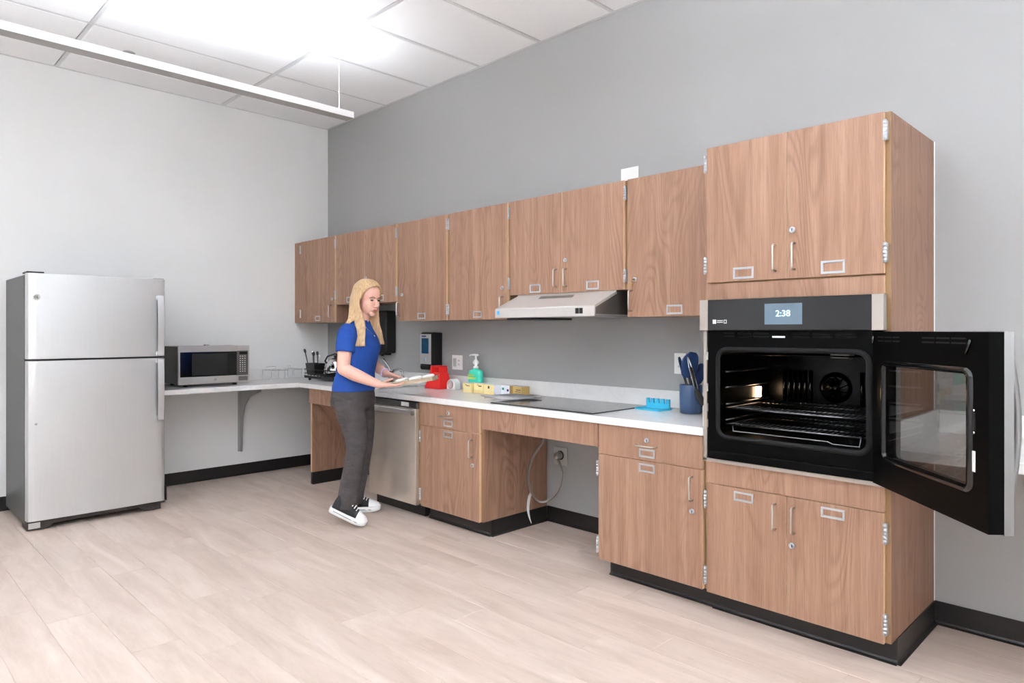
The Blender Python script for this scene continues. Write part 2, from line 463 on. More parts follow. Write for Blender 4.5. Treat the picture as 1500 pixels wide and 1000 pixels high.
# ceiling: slab, tiles and tees
ce = struct('ceiling', MB().box(-0.12, RX + 0.12, RY - 0.12, 0.12, H + 0.03, H + 0.12), 'tile')
gx = sorted([0.0] + [GX + T * k for k in range(-1, 14) if 0.05 < GX + T * k < RX - 0.05] + [RX])
gy = sorted([0.0] + [GY - 2 * T * k for k in range(0, 6) if RY + 0.05 < GY - 2 * T * k] + [RY])
cache = {}
for i in range(len(gx) - 1):
    for j in range(len(gy) - 1):
        w, l = gx[i + 1] - gx[i], gy[j + 1] - gy[j]; key = (round(w, 4), round(l, 4))
        if key not in cache:
            m = MB(); e = 0.014; q = 0.006
            m.add([(e, e, 0.03), (w - e, e, 0.03), (w - e, l - e, 0.03), (e, l - e, 0.03), (e, e, 0.008), (w - e, e, 0.008), (w - e, l - e, 0.008), (e, l - e, 0.008),
                   (e + q, e + q, 0.001), (w - e - q, e + q, 0.001), (w - e - q, l - e - q, 0.001), (e + q, l - e - q, 0.001)],
                  [(0, 1, 5, 4), (1, 2, 6, 5), (2, 3, 7, 6), (3, 0, 4, 7), (4, 5, 9, 8), (5, 6, 10, 9), (6, 7, 11, 10), (7, 4, 8, 11), (8, 9, 10, 11)])
            me = bpy.data.meshes.new('ceiling_tile'); me.from_pydata(m.v, [], m.f); me.materials.append(M['tile']); cache[key] = me
        o = bpy.data.objects.new('ceiling_tile', cache[key]); COL.objects.link(o); o.parent = ce; o.location = (gx[i], gy[j], H)
for x in gx[1:-1]: MB().box(x - 0.012, x + 0.012, RY, 0, H + 0.002, H + 0.026).build('grid_tee', 'tee', ce)
for y in gy[1:-1]: MB().box(0, RX, y - 0.012, y + 0.012, H + 0.0018, H + 0.026).build('grid_tee', 'tee', ce)
MB().box(0, 0.022, RY, 0, H - 0.001, H + 0.002).build('wall_angle', 'tee', ce)
MB().box(0.022, RX, -0.022, 0, H - 0.001, H + 0.002).build('wall_angle', 'tee', ce)

# cove base along the walls
BB = 0.0993
COVE = [(0, 0), (0.016, 0), (0.016, 0.003), (0.009, 0.008), (0.005, 0.016), (0.004, BB), (0, BB)]
def cove(mb, axis, a, b, at, sgn):
    """profile foot points to sgn along the other horizontal axis"""
    prof = [(at + sgn * p, z) for p, z in COVE]
    return mb.prism(prof, axis, a, b)
struct('baseboard_left', cove(MB(), 'y', RY, -0.02, 0.0005, 1), 'base')
struct('baseboard_back', cove(cove(cove(MB(), 'x', 0.02, 0.755, -0.0005, -1), 'x', 2.8845, 3.783, -0.0005, -1), 'x', 5.1575, RX, -0.0005, -1), 'base')
struct('baseboard_right', cove(MB(), 'y', RY, -0.02, RX - 0.0005, -1), 'base')

# ------------------------------------------------------------------ cabinet fittings
def handle_v(door, x, y, z0, z1, r=0.0042, d=0.03):
    b = 0.010
    pts = [(x, y + 0.001, z0)] + [(x, y - d + b - b * math.sin(a), z0 + b - b * math.cos(a)) for a in (0.0, 0.5, 1.05, 1.57)] + \
          [(x, y - d + b - b * math.cos(a), z1 - b + b * math.sin(a)) for a in (0.0, 0.5, 1.05, 1.57)] + [(x, y + 0.001, z1)]
    return MB().tube(pts, r, 8).build('handle', 'nickel', door)
def handle_h(door, x0, x1, y, z, r=0.0042, d=0.03):
    b = 0.010
    pts = [(x0, y + 0.001, z)] + [(x0 + b - b * math.cos(a), y - d + b - b * math.sin(a), z) for a in (0.0, 0.5, 1.05, 1.57)] + \
          [(x1 - b + b * math.sin(a), y - d + b - b * math.cos(a), z) for a in (0.0, 0.5, 1.05, 1.57)] + [(x1, y + 0.001, z)]
    return MB().tube(pts, r, 8).build('handle', 'nickel', door)
def lock(door, x, y, z):
    R = Matrix.Translation((x, y, z)) @ Matrix.Rotation(math.pi / 2, 4, 'X')
    m = MB().lathe([(0.013, -0.001), (0.013, 0.004), (0.011, 0.007), (0.0065, 0.008), (0.0065, 0.006)], 0, 0, 18, 0, True, R)
    m.box(x - 0.001, x + 0.001, y - 0.0085, y - 0.005, z - 0.005, z + 0.005, 1)
    return m.build('lock', ['hinge', 'black'], door)
def holder(door, x0, x1, z0, z1, y):
    m = MB().frame(x0, x1, z0, z1, y - 0.0035, y + 0.001, 0.0075)
    m.frame(x0 + 0.0075, x1 - 0.0075, z0 + 0.0075, z1 - 0.0075, y - 0.002, y + 0.001, 0.002)
    return m.build('label_holder', 'hinge', door, 0.0008, 1)
def hinge(root, x, y, z0, z1):
    m = MB(); w = 0.0075
    k = 5; h = (z1 - z0) / k
    for i in range(k): m.lathe([(0.0065, z0 + i * h + 0.0005), (0.0065, z0 + (i + 1) * h - 0.0005)], x, y - 0.005, 10)
    m.lathe([(0.0045, z0 - 0.004), (0.0058, z0 - 0.001), (0.0045, z0), (0.0045, z1), (0.0058, z1 + 0.001), (0.0045, z1 + 0.004)], x, y - 0.005, 10)
    m.box(x - w, x + w, y - 0.005, y + 0.020, z0, z1)
    return m.build('hinge', 'hinge', root)
def door(root, x0, x1, z0, z1, yf, name='door', th=0.019):
    m = MB().box(x0, x1, yf, yf + th, z0, z1, 1, front=0)
    return m.build(name, ['wood', 'edge_l'], root, 0.0008, 1)
def fit(dr, yf, handle=None, lk=None, lab=None):
    if handle: handle_v(dr, handle[0], yf, handle[1], handle[2])
    if lk: lock(dr, lk[0], yf, lk[1])
    if lab: holder(dr, *lab, yf)

# ------------------------------------------------------------------ upper cabinets
UY, UZ0, UZ1, UZ2 = -0.357, 1.348, 2.091, 1.4985
GU = 'walnut wall cabinets in a row on the grey wall'
def upper(x0, x1, z0, label, hinges):
    t = thing('wall_cabinet', label, 'cabinet', ((x0 + x1) / 2, -0.002, z0), GU)
    MB().box(x0 + 0.0005, x1 - 0.0005, UY + 0.020, -0.002, z0, UZ1, 0, front=1).build('body', ['wood_in', 'edge'], t)
    for hx, za, zb in hinges: hinge(t, hx, UY + 0.002, za, zb)
    return t
HT = (1.985, 2.055)
t = upper(0.0005, 0.750, UZ0, 'walnut wall cabinet in the corner against the light grey wall, single door', [(0.136, *HT), (0.136, 1.396, 1.465)])
MB().box(0.002, 0.128, UY + 0.012, UY + 0.020, UZ0, UZ1).build('filler_strip', 'wood', t)
d = door(t, 0.143, 0.744, UZ0, UZ1, UY); fit(d, UY, (0.687, 1.388, 1.495), (0.698, 1.547), (0.409, 0.494, 1.361, 1.407))
t = upper(0.750, 1.657, UZ2, "short two-door walnut wall cabinet behind the woman's head", [(0.755, *HT), (0.755, 1.546, 1.616), (1.651, *HT), (1.651, 1.539, 1.609)])
d = door(t, 0.763, 1.203, UZ2, UZ1, UY); fit(d, UY, (1.165, 1.535, 1.64), None, (0.936, 1.030, 1.508, 1.557))
d = door(t, 1.206, 1.643, UZ2, UZ1, UY); fit(d, UY, (1.245, 1.535, 1.64), (1.234, 1.700), (1.384, 1.478, 1.508, 1.557))
t = upper(1.657, 2.265, UZ0, 'single-door walnut wall cabinet right of the woman, lock and pull on its left edge', [(2.257, 1.983, 2.056), (2.257, 1.385, 1.457)])
d = door(t, 1.667, 2.249, UZ0, UZ1, UY); fit(d, UY, (1.69, 1.384, 1.489), (1.722, 1.546), (1.918, 2.008, 1.360, 1.406))
t = upper(2.265, 2.868, UZ0, 'single-door walnut wall cabinet directly left of the range hood', [(2.273, 1.983, 2.056), (2.273, 1.385, 1.457)])
d = door(t, 2.281, 2.860, UZ0, UZ1, UY); fit(d, UY, (2.817, 1.388, 1.492), (2.816, 1.547), (2.532, 2.618, 1.360, 1.404))
t = upper(2.868, 3.781, UZ2, 'short two-door walnut wall cabinet above the range hood', [(2.876, *HT), (2.876, 1.540, 1.607), (3.773, *HT), (3.773, 1.537, 1.605)])
d = door(t, 2.885, 3.319, UZ2, UZ1, UY); fit(d, UY, (3.277, 1.536, 1.638), None, (3.058, 3.149, 1.506, 1.557))
d = door(t, 3.3215, 3.765, UZ2, UZ1, UY); fit(d, UY, (3.355, 1.534, 1.636), (3.349, 1.687), (3.505, 3.596, 1.506, 1.557))
t = upper(3.781, 4.394, UZ0, 'single-door walnut wall cabinet right of the range hood with keys in its lock', [])
d = door(t, 3.790, 4.385, UZ0, UZ1, UY); fit(d, UY, (3.816, 1.380, 1.488), (3.838, 1.547), (4.036, 4.128, 1.357, 1.406))
k = thing('key_ring', 'brass keys hanging from the wall cabinet lock right of the hood', 'keys', (3.838, UY - 0.012, 1.49))
MB().box(3.8365, 3.8395, UY - 0.030, UY - 0.0085, 1.543, 1.551).build('key', 'brass', k)
MB().tube(arc((3.836, 1.534), 0.011, 0, 345, 14, 'xz', UY - 0.022), 0.0011, 6, closed=False).build('ring', 'brass', k)
MB().tube([(3.832, UY - 0.020, 1.526), (3.829, UY - 0.012, 1.500), (3.828, UY - 0.010, 1.486)], 0.0022, 6, flat=0.6).ball((3.831, UY - 0.018, 1.520), 0.007, 0.002, 0.008).build('key', 'brass', k)

# ------------------------------------------------------------------ base cabinets
BY, ZD, ZC0, ZC1 = -0.6055, 0.098, 0.796, 0.834
GB = 'walnut base cabinets under the counter'
KICK = -0.521
def basecab(x0, x1, label, kx0, kx1, kick_side=None):
    t = thing('base_cabinet', label, 'cabinet', ((x0 + x1) / 2, -0.01, 0.0005), GB)
    MB().box(x0, x1, BY + 0.020, -0.01, ZD, ZC0 - 0.001, 0, front=1).build('body', ['wood', 'edge'], t)
    m = MB().box(kx0, kx1, KICK + 0.004, -0.012, 0.0005, ZD - 0.0005)
    prof = [(KICK - p + 0.004, z + 0.0005) for p, z in COVE[:-2]] + [(KICK, ZD - 0.0005), (KICK + 0.004, ZD - 0.0005)]
    m.prism(prof, 'x', kx0, kx1)
    m.build('toe_kick', 'base', t)
    return t
t = basecab(2.275, 2.884, 'walnut base cabinet with drawer and door beside the dishwasher', 2.275, 2.8835)
dr = door(t, 2.283, 2.868, 0.643, 0.793, BY, 'drawer_front'); lock(dr, 2.574, BY, 0.744); handle_h(dr, 2.512, 2.622, BY, 0.719); holder(dr, 2.526, 2.616, 0.656, 0.697, BY)
d = door(t, 2.283, 2.868, ZD, 0.639, BY); fit(d, BY, (2.803, 0.492, 0.598), (2.809, 0.441), (2.526, 2.616, 0.584, 0.626))
for za, zb in ((0.529, 0.602), (0.138, 0.212)): hinge(t, 2.275, BY + 0.002, za, zb)
m = MB(); cove(m, 'y', KICK, -0.012, 2.8835, 1); m.build('toe_kick', 'base', t)
t = basecab(3.784, 4.3905, 'walnut base cabinet with drawer and door beside the tall oven cabinet', 3.80, 4.3905)
dr = door(t, 3.786, 4.380, 0.643, 0.793, BY, 'drawer_front'); lock(dr, 4.081, BY, 0.740); handle_h(dr, 4.027, 4.133, BY, 0.714); holder(dr, 4.036, 4.127, 0.656, 0.698, BY)
d = door(t, 3.786, 4.380, ZD, 0.639, BY); fit(d, BY, (4.328, 0.495, 0.602), (4.327, 0.442), (4.036, 4.127, 0.584, 0.626))
for za, zb in ((0.530, 0.600), (0.134, 0.211)): hinge(t, 3.780, BY + 0.002, za, zb)

# cooktop bay apron
ap = tag(MB().box(2.8865, 3.7815, BY, BY + 0.019, 0.674, ZC0 - 0.001).build('apron_panel', ['wood'], loc=(3.33, BY, 0.674), bevel=0.0008, seg=1),
         'walnut apron panel under the counter below the black cooktop', 'panel')
# sink bay: side panel, apron, sloping pipe cover
sp = thing('sink_side_panel', 'walnut end panel with black base at the left of the sink knee space', 'panel', (0.772, -0.3, 0.0005))
MB().box(0.760, 0.784, -0.592, -0.012, BB, ZC0 - 0.001, 0, front=1).build('board', ['wood', 'edge_l'], sp)
m = MB().box(0.760, 0.785, -0.590, -0.022, 0.0005, BB); cove(m, 'y', -0.592, -0.022, 0.784, 1); m.build('base_strip', 'base', sp)
sa = tag(MB().box(0.757, 1.645, BY, BY + 0.019, 0.672, ZC0 - 0.001).build('apron_panel', ['wood'], loc=(1.2, BY, 0.672), bevel=0.0008, seg=1),
         "walnut apron panel under the sink beside the woman's hip", 'panel')
pc = tag(MB().prism([(-0.560, 0.700), (-0.545, 0.706), (-0.245, 0.318), (-0.245, 0.292), (-0.260, 0.298)], 'x', 0.800, 1.630).build('pipe_cover', 'wood', loc=(1.2, -0.3, 0.3)),
         'sloping walnut panel covering the pipes under the sink', 'panel')
for x in (0.7845, 1.622): MB().box(x, x + 0.022, -0.42, -0.03, 0.43, 0.52).build('cleat', 'wood_in', pc)
sp2 = thing('dishwasher_side_panel', 'walnut end panel between the sink knee space and the dishwasher', 'panel', (1.652, -0.3, 0.0005))
MB().box(1.646, 1.660, -0.585, -0.012, BB, ZC0 - 0.001, 0, front=1).build('board', ['wood', 'edge'], sp2)
MB().box(1.646, 1.660, -0.53, -0.012, 0.0005, BB).build('base_strip', 'base', sp2)

# dishwasher
t = thing('dishwasher', 'stainless steel dishwasher with bar handle under the counter', 'dishwasher', (1.95, -0.3, 0.0005))
MB().box(1.668, 2.226, -0.575, -0.02, 0.10, 0.788).build('tub', 'black', t)
dd = MB().box(1.664, 2.234, -0.612, -0.577, 0.088, 0.742).build('door', 'steel_dw', t, 0.004, 3)
MB().box(1.664, 2.234, -0.600, -0.577, 0.744, 0.782).build('control_strip', 'steel_d', t, 0.002)
m = MB().prism([(-0.612, 0.698), (-0.640, 0.700), (-0.648, 0.712), (-0.648, 0.732), (-0.640, 0.740), (-0.634, 0.732), (-0.636, 0.714), (-0.612, 0.712)], 'x', 1.690, 2.222)
m.box(1.690, 1.706, -0.645, -0.608, 0.700, 0.738); m.box(2.206, 2.222, -0.645, -0.608, 0.700, 0.738)
m.build('handle', 'steel_h', dd, 0.002)
MB().box(2.052, 2.140, -0.6018, -0.6002, 0.752, 0.780).build('sticker', 'white', t)
MB().box(1.668, 2.234, -0.530, -0.50, 0.0005, 0.086).build('toe_panel', 'base', t)
MB().box(1.700, 2.200, -0.50, -0.05, 0.0005, 0.099).build('base_frame', 'black', t)
MB().box(2.2365, 2.266, -0.585, -0.02, 0.10, 0.795, 1, front=0).build('side_filler', ['edge', 'wood_in'], t)

# ------------------------------------------------------------------ counters
def slab(xs, ys, on, z0, z1):
    m = MB()
    def q(i, j): return 0 <= i < len(xs) - 1 and 0 <= j < len(ys) - 1 and on(i, j)
    for i in range(len(xs) - 1):
        for j in range(len(ys) - 1):
            if not q(i, j): continue
            a, b, c, e = xs[i], xs[i + 1], ys[j], ys[j + 1]
            m.add([(a, c, z1), (b, c, z1), (b, e, z1), (a, e, z1)], [(0, 1, 2, 3)])
            m.add([(a, c, z0), (b, c, z0), (b, e, z0), (a, e, z0)], [(3, 2, 1, 0)])
            for di, dj, p, r in ((-1, 0, (a, e), (a, c)), (1, 0, (b, c), (b, e)), (0, -1, (a, c), (b, c)), (0, 1, (b, e), (a, e))):
                if not q(i + di, j + dj): m.add([(*p, z0), (*r, z0), (*r, z1), (*p, z1)], [(0, 1, 2, 3)])
    return m
def weld(o):
    bm = bmesh.new(); bm.from_mesh(o.data); bmesh.ops.remove_doubles(bm, verts=bm.verts, dist=1e-5)
    bmesh.ops.recalc_face_normals(bm, faces=bm.faces); bm.to_mesh(o.data); bm.free(); return o
CY0 = -0.618
SX0, SX1, SY0, SY1 = 0.99, 1.60, -0.50, -0.12
xs = [0.001, 0.6052, SX0, SX1, 4.391]; ys = [-1.712, CY0, SY0, SY1, -0.001]
wt = thing('worktop', 'white veined L-shaped worktop running from the fridge to the oven cabinet', 'worktop', (0.6, -0.6, ZC0))
o = weld(slab(xs, ys, lambda i, j: (j > 0 or i == 0) and not (i == 2 and j == 2), ZC0, ZC1).build('slab', 'stone', wt, 0.004, 2))
MB().box(0.0215, 4.391, -0.021, -0.001, ZC1 + 0.0005, 0.932).build('backsplash', 'stone', wt, 0.003)
MB().box(0.001, 0.021, -1.712, -0.001, ZC1 + 0.0005, 0.932).build('backsplash', 'stone', wt, 0.003)
MB().box(4.371, 4.391, -0.590, -0.022, ZC1 + 0.0005, 0.932).build('backsplash', 'stone', wt, 0.003)
wt = thing('wall_worktop', 'white worktop on the grey wall right of the tall oven cabinet', 'worktop', (6.5, -0.3, ZC0))
MB().box(5.178, RX - 0.002, CY0, -0.001, ZC0, ZC1).build('slab', 'stone', wt, 0.004)
MB().box(5.178, RX - 0.002, -0.021, -0.001, ZC1 + 0.0005, 0.932).build('backsplash', 'stone', wt, 0.003)
MB().box(5.158, 5.1775, -0.585, -0.001, ZC0, 0.932).build('backsplash', 'stone', wt, 0.003)
def bracket(label, axis, at):
    t = thing('shelf_bracket', label, 'bracket', (0, at, 0.21) if axis == 'y' else (at, 0, 0.21))
    prof = [(0.002, 0.21), (0.040, 0.21), (0.046, 0.235), (0.060, 0.50), (0.105, 0.62), (0.20, 0.705), (0.42, 0.765), (0.42, 0.7945), (0.002, 0.7945)]
    if axis == 'y':
        MB().prism(prof, 'y', at - 0.003, at + 0.003).build('web_plate', 'greym', t)
        MB().box(0.0015, 0.006, at - 0.022, at + 0.022, 0.21, 0.7945).build('wall_flange', 'greym', t)
        MB().box(0.006, 0.42, at - 0.022, at + 0.022, 0.789, 0.7945).build('top_flange', 'greym', t)
        MB().tube([(0.024, at + 0.0025, 0.235), (0.024, at + 0.005, 0.235)], 0.007, 10).build('bolt', 'nickel', t)
    else:
        MB().prism([(-p, z) for p, z in prof], 'x', at - 0.003, at + 0.003).build('web_plate', 'greym', t)
        MB().box(at - 0.022, at + 0.022, -0.006, -0.0015, 0.21, 0.7945).build('wall_flange', 'greym', t)
    return t
bracket('grey steel bracket holding up the worktop below the microwave', 'y', -0.862)

# ------------------------------------------------------------------ tall oven cabinet
TY, TX0, TX1, TZ = -0.6147, 4.395, 5.1555, 2.094
t = thing('oven_cabinet', 'tall walnut cabinet housing the built-in wall oven', 'cabinet', (4.775, -0.01, 0.0005))
m = MB(); CF = TY + 0.020
m.box(TX0, TX0 + 0.019, CF, -0.002, 0.098, TZ, 0, front=1); m.box(TX1 - 0.019, TX1, CF, -0.002, 0.098, TZ, 0, front=1)
m.box(TX0 + 0.019, TX1 - 0.019, CF + 0.001, -0.002, 0.098, 0.685, 0, front=1); m.box(TX0 + 0.019, TX1 - 0.019, CF + 0.001, -0.002, 1.412, TZ, 0, front=1)
m.box(TX0 + 0.019, TX1 - 0.019, -0.03, -0.002, 0.685, 1.412, 0)
m.build('body', ['wood_in', 'edge'], t)
MB().box(TX1, TX1 + 0.003, -0.008, -0.001, 0.10, TZ).build('scribe_strip', 'white', t)
d = door(t, 4.406, 4.7665, 1.488, TZ - 0.002, TY); fit(d, TY, (4.722, 1.521, 1.629), None, (4.534, 4.627, 1.497, 1.547))
d = door(t, 4.7695, 5.136, 1.488, TZ - 0.002, TY); fit(d, TY, (4.802, 1.523, 1.630), (4.793, 1.685), (4.907, 4.999, 1.497, 1.549))
MB().box(4.406, 5.136, TY, TY + 0.019, 1.411, 1.480, 1, front=0).build('rail', ['wood', 'edge_l'], t)
MB().box(4.406, 5.136, TY, TY + 0.019, 0.592, 0.687, 1, front=0).build('rail', ['wood', 'edge_l'], t)
d = door(t, 4.406, 4.7665, 0.098, 0.588, TY); fit(d, TY, (4.722, 0.445, 0.550), None, (4.537, 4.626, 0.532, 0.574))
d = door(t, 4.7695, 5.136, 0.098, 0.588, TY); fit(d, TY, (4.800, 0.444, 0.550), (4.792, 0.391), (4.907, 4.998, 0.532, 0.574))
for hx in (4.399, 5.1405):
    for za, zb in ((1.987, 2.058), (1.530, 1.600), (0.477, 0.550), (0.135, 0.209)): hinge(t, hx, TY + 0.002, za, zb)
m = MB().box(TX0, TX1, -0.529, -0.012, 0.0005, 0.0975)
m.prism([(-0.529 - p, z + 0.0005) for p, z in COVE[:-2]] + [(-0.533, 0.0975), (-0.529, 0.0975)], 'x', TX0, TX1 + 0.004)
cove(m, 'y', -0.533, -0.012, TX1, 1)
m.build('toe_kick', 'base', t)

# ------------------------------------------------------------------ wall oven
ov = thing('wall_oven', 'black built-in wall oven with its door standing open', 'oven', (4.77, -0.4, 0.69))
OX0, OX1 = 4.4155, 5.133
cp = MB().box(4.434, 5.106, -0.655, -0.617, 1.275, 1.4085).build('control_panel', plain('control_glass', (42, 42, 43), 0.14, spec=0.3), ov, 0.001)
MB().box(4.394, 4.4335, -0.656, -0.617, 1.274, 1.4085).build('end_cap', 'trim', ov, 0.001)
MB().box(5.1065, 5.147, -0.656, -0.617, 1.274, 1.4085).build('end_cap', 'trim', ov, 0.001)
MB().box(4.694, 4.849, -0.6558, -0.6545, 1.298, 1.384).build('display', 'screen', cp)
text_mesh('clock_digits', '2:38', 0.036, 'digits', cp, (4.771, -0.6562, 1.342), (math.pi / 2, 0, 0))
MB().box(4.458, 4.474, -0.6556, -0.6546, 1.303, 1.321).build('logo_mark', 'white', cp)
MB().box(4.478, 4.506, -0.6556, -0.6546, 1.315, 1.318).box(4.478, 4.506, -0.6556, -0.6546, 1.308, 1.310).build('logo_lettering', 'white', cp)
MB().frame(4.510, 4.524, 1.304, 1.320, -0.6556, -0.6546, 0.003).build('logo_square', 'plate_g', cp)
# face plate with rounded opening and the cavity behind it
CX0, CX1, CZ0, CZ1 = 4.474, 5.078, 0.812, 1.182
def loop(x0, x1, z0, z1, r, y, n=6): return [(p, y, q) for p, q in rrect(x0, x1, z0, z1, r, n)]
fpY = -0.622
m = MB()
ring_faces(m, [loop(OX0, OX1, 0.705, 1.274, 0.0012, -0.60), loop(OX0, OX1, 0.705, 1.274, 0.0012, fpY), loop(CX0, CX1, CZ0, CZ1, 0.035, fpY)])
m.build('face_plate', 'ovenb', ov)
m = MB()
ring_faces(m, [loop(CX0, CX1, CZ0, CZ1, 0.035, fpY), loop(CX0, CX1, CZ0, CZ1, 0.035, -0.13)], 0, True)
bk = loop(CX0, CX1, CZ0, CZ1, 0.035, -0.13); m.add(bk, [tuple(range(len(bk)))])
m.build('cavity', 'blacke', ov)
m = MB(); gl = [loop(CX0 - a, CX1 + a, CZ0 - a, CZ1 + a, 0.035 + a, fpY - h) for a, h in ((-0.002, 0.0), (0.001, 0.006), (0.009, 0.009), (0.017, 0.006), (0.020, 0.0))]
ring_faces(m, gl, 0, True); m.build('gasket', 'rubber', ov)
for i, (a, b) in enumerate(((4.488, 4.545), (4.556, 4.618), (4.627, 4.698), (4.790, 4.865), (4.876, 4.953), (4.963, 5.045))):
    m = MB()
    for z in (1.256, 1.243): m.prism([(p, q) for p, q in rrect(a, b, z, z + 0.008, 0.0035, 3)], 'y', fpY - 0.0006, fpY + 0.0)
    m.build('vent_slot', 'blacke', ov)
MB().box(4.716, 4.770, fpY - 0.010, fpY, 1.243, 1.250).build('latch', 'chrome', ov)
MB().box(4.398, 4.4135, -0.628, -0.6165, 0.693, 1.2735).build('side_trim', 'trim', ov)
MB().box(4.398, 5.142, -0.628, -0.6165, 0.6885, 0.7035).build('sill_trim', 'trim', ov)
MB().box(4.43, 5.12, -0.640, -0.6225, 0.706, 0.742).build('lower_lip', 'ovenb', ov, 0.004)
for z in (1.16, 1.02, 0.93, 0.86): MB().box(4.4165, 4.424, -0.634, -0.6225, z - 0.018, z + 0.018).build('strike', 'chrome', ov)
# back wall: ribs, fan cover, element
m = MB()
for i in range(6): m.tube([(4.553 + 0.025 * i, -0.138, 0.93), (4.553 + 0.025 * i, -0.138, 1.085)], 0.007, 8)
for i in range(4): m.tube([(4.905 + 0.025 * i, -0.138, 0.93), (4.905 + 0.025 * i, -0.138, 1.085)], 0.007, 8)
m.build('baffle_ribs', 'blackg', ov)
R = Matrix.Translation((4.79, -0.131, 1.01)) @ Matrix.Rotation(math.pi / 2, 4, 'X')
m = MB().lathe([(0.072, 0), (0.070, 0.008), (0.05, 0.011), (0.02, 0.016), (0.015, 0.022)], 0, 0, 28, 0, True, R)
for i in range(10):
    a = 2 * math.pi * i / 10; m.tube([(4.79 + 0.025 * math.cos(a), -0.148, 1.01 + 0.025 * math.sin(a)), (4.79 + 0.064 * math.cos(a + 0.3), -0.143, 1.01 + 0.064 * math.sin(a + 0.3))], 0.0028, 6)
m.build('fan_cover', 'blacke', ov)
m = MB()
for yy in (-0.52, -0.42, -0.32, -0.22): m.tube([(4.55, yy, 1.168), (5.0, yy, 1.168)], 0.004, 8)
m.tube([(4.55, -0.52, 1.168), (4.55, -0.22, 1.168)], 0.004, 8); m.build('grill_element', 'blacke', ov)
MB().box(4.90, 4.975, -0.50, -0.44, 1.160, 1.178).build('sensor_cover', 'greym', ov, 0.003)
MB().box(CX0 + 0.0005, CX0 + 0.012, -0.285, -0.235, 0.955, 1.005).build('lamp', 'lampw', ov, 0.003)
for z in (1.09, 1.02, 0.945, 0.875):
    for side in (CX0, CX1):
        m = MB(); s = 1 if side == CX0 else -1
        m.tube([(side + s * 0.008, -0.58, z), (side + s * 0.008, -0.16, z)], 0.004, 8)
        for yy in (-0.56, -0.38, -0.18): m.tube([(side + s * 0.001, yy, z), (side + s * 0.012, yy, z)], 0.004, 6)
        m.build('rack_guide', 'rackm', ov)
def orack(z, label, drop):
    t = thing('oven_rack', label, 'rack', (4.77, -0.37, z), 'wire racks inside the oven')
    m = MB(); a, b, f, k = CX0 + 0.014, CX1 - 0.014, -0.59, -0.16
    m.tube([(a, f, z), (b, f, z), (b, k, z), (a, k, z)], 0.0035, 8, closed=True)
    m.build('rim', 'rackm', t)
    for i in range(25):
        x = a + (b - a) * (i + 1) / 26; MB().tube([(x, f, z + 0.003), (x, k, z + 0.003)], 0.0018, 5).build('rod', 'rackm', t)
    for yy in (-0.47, -0.28): MB().tube([(a, yy, z), (b, yy, z)], 0.003, 6).build('cross_rod', 'rackm', t)
    if drop: MB().tube([(a + 0.03, f, z - 0.001), (a + 0.035, f - 0.004, z - 0.028), (b - 0.14, f - 0.004, z - 0.028), (b - 0.12, f - 0.004, z - 0.036), (b - 0.02, f - 0.004, z - 0.036), (b - 0.015, f, z - 0.001)], 0.003, 6).build('pull_bar', 'rackm', t)
orack(0.930, 'upper chrome wire rack inside the lit oven', False)
orack(0.858, 'lower chrome wire rack with pull bar near the oven floor', True)
# swing door, hinged at the right, opened past 90 degrees; local frame: x along the door, y = thickness (outwards), z up
DM = Matrix.Translation((5.103, -0.632, 0)) @ Matrix.Rotation(math.atan2(-0.733, 0.68), 4, 'Z')
DL, DZ0, DZ1, DT = 0.66, 0.702, 1.268, 0.042
dr = MB()
W = (0.085, 0.575, 0.812, 1.150)
def dloop(x0, x1, z0, z1, r, y): return [(p, y, q) for p, q in rrect(x0, x1, z0, z1, r, 6)]
ring_faces(dr, [dloop(W[0], W[1], W[2], W[3], 0.02, DT), dloop(0, DL, DZ0, DZ1, 0.002, DT), dloop(0, DL, DZ0, DZ1, 0.002, 0.0), dloop(W[0], W[1], W[2], W[3], 0.02, 0.0), dloop(W[0], W[1], W[2], W[3], 0.02, DT)], 0, False, DM)
od = dr.build('door', 'ovenb', ov)
m = MB(); ring_faces(m, [dloop(W[0] - a, W[1] + a, W[2] - a, W[3] + a, 0.02 + a, -h) for a, h in ((-0.006, -0.004), (-0.004, 0.008), (0.006, 0.010), (0.014, 0.006), (0.016, -0.001))], 0, True, DM)
m.build('window_bead', 'blackg', od)
MB().box(W[0], W[1], 0.004, 0.007, W[2], W[3], M4=DM).build('inner_pane', 'oven_glass', od)
MB().box(W[0], W[1], 0.034, 0.037, W[2], W[3], M4=DM).build('outer_pane', 'oven_glass', od)
m = MB(); ring_faces(m, [dloop(0.0, DL, DZ0 - 0.004, DZ1 + 0.002, 0.002, DT + 0.0005), dloop(0.0, DL + 0.004, DZ0 - 0.004, DZ1 + 0.002, 0.003, DT + 0.024), dloop(0.07, 0.60, 0.80, 1.165, 0.02, DT + 0.024), dloop(0.07, 0.60, 0.80, 1.165, 0.02, DT + 0.0005), dloop(0.0, DL, DZ0 - 0.004, DZ1 + 0.002, 0.002, DT + 0.0005)], 0, False, DM)
m.build('steel_skin', 'steel_door', od)
m = MB()
hp = []
for i in range(15):
    q = i / 14; hp.append(DM @ Vector((0.615, DT + 0.030 + 0.036 * math.sin(math.pi * q), 1.262 - q * 0.53)))
m.tube(hp, 0.011, 12, flat=1.0)
for q in (0.02, 0.98): m.tube([DM @ Vector((0.615, DT + 0.018, 1.262 - q * 0.53)), DM @ Vector((0.615, DT + 0.036, 1.262 - q * 0.53))], 0.009, 10)
m.build('handle', 'steel_door', od)
for a, b in ((0.04, 0.085), (0.09, 0.14), (0.147, 0.19), (0.33, 0.40), (0.41, 0.48), (0.49, 0.56)):
    m = MB()
    for z in (1.246, 1.232): m.box(a, b, -0.002, 0.001, z, z + 0.005, M4=DM)
    m.build('vent_slot', 'black', od)
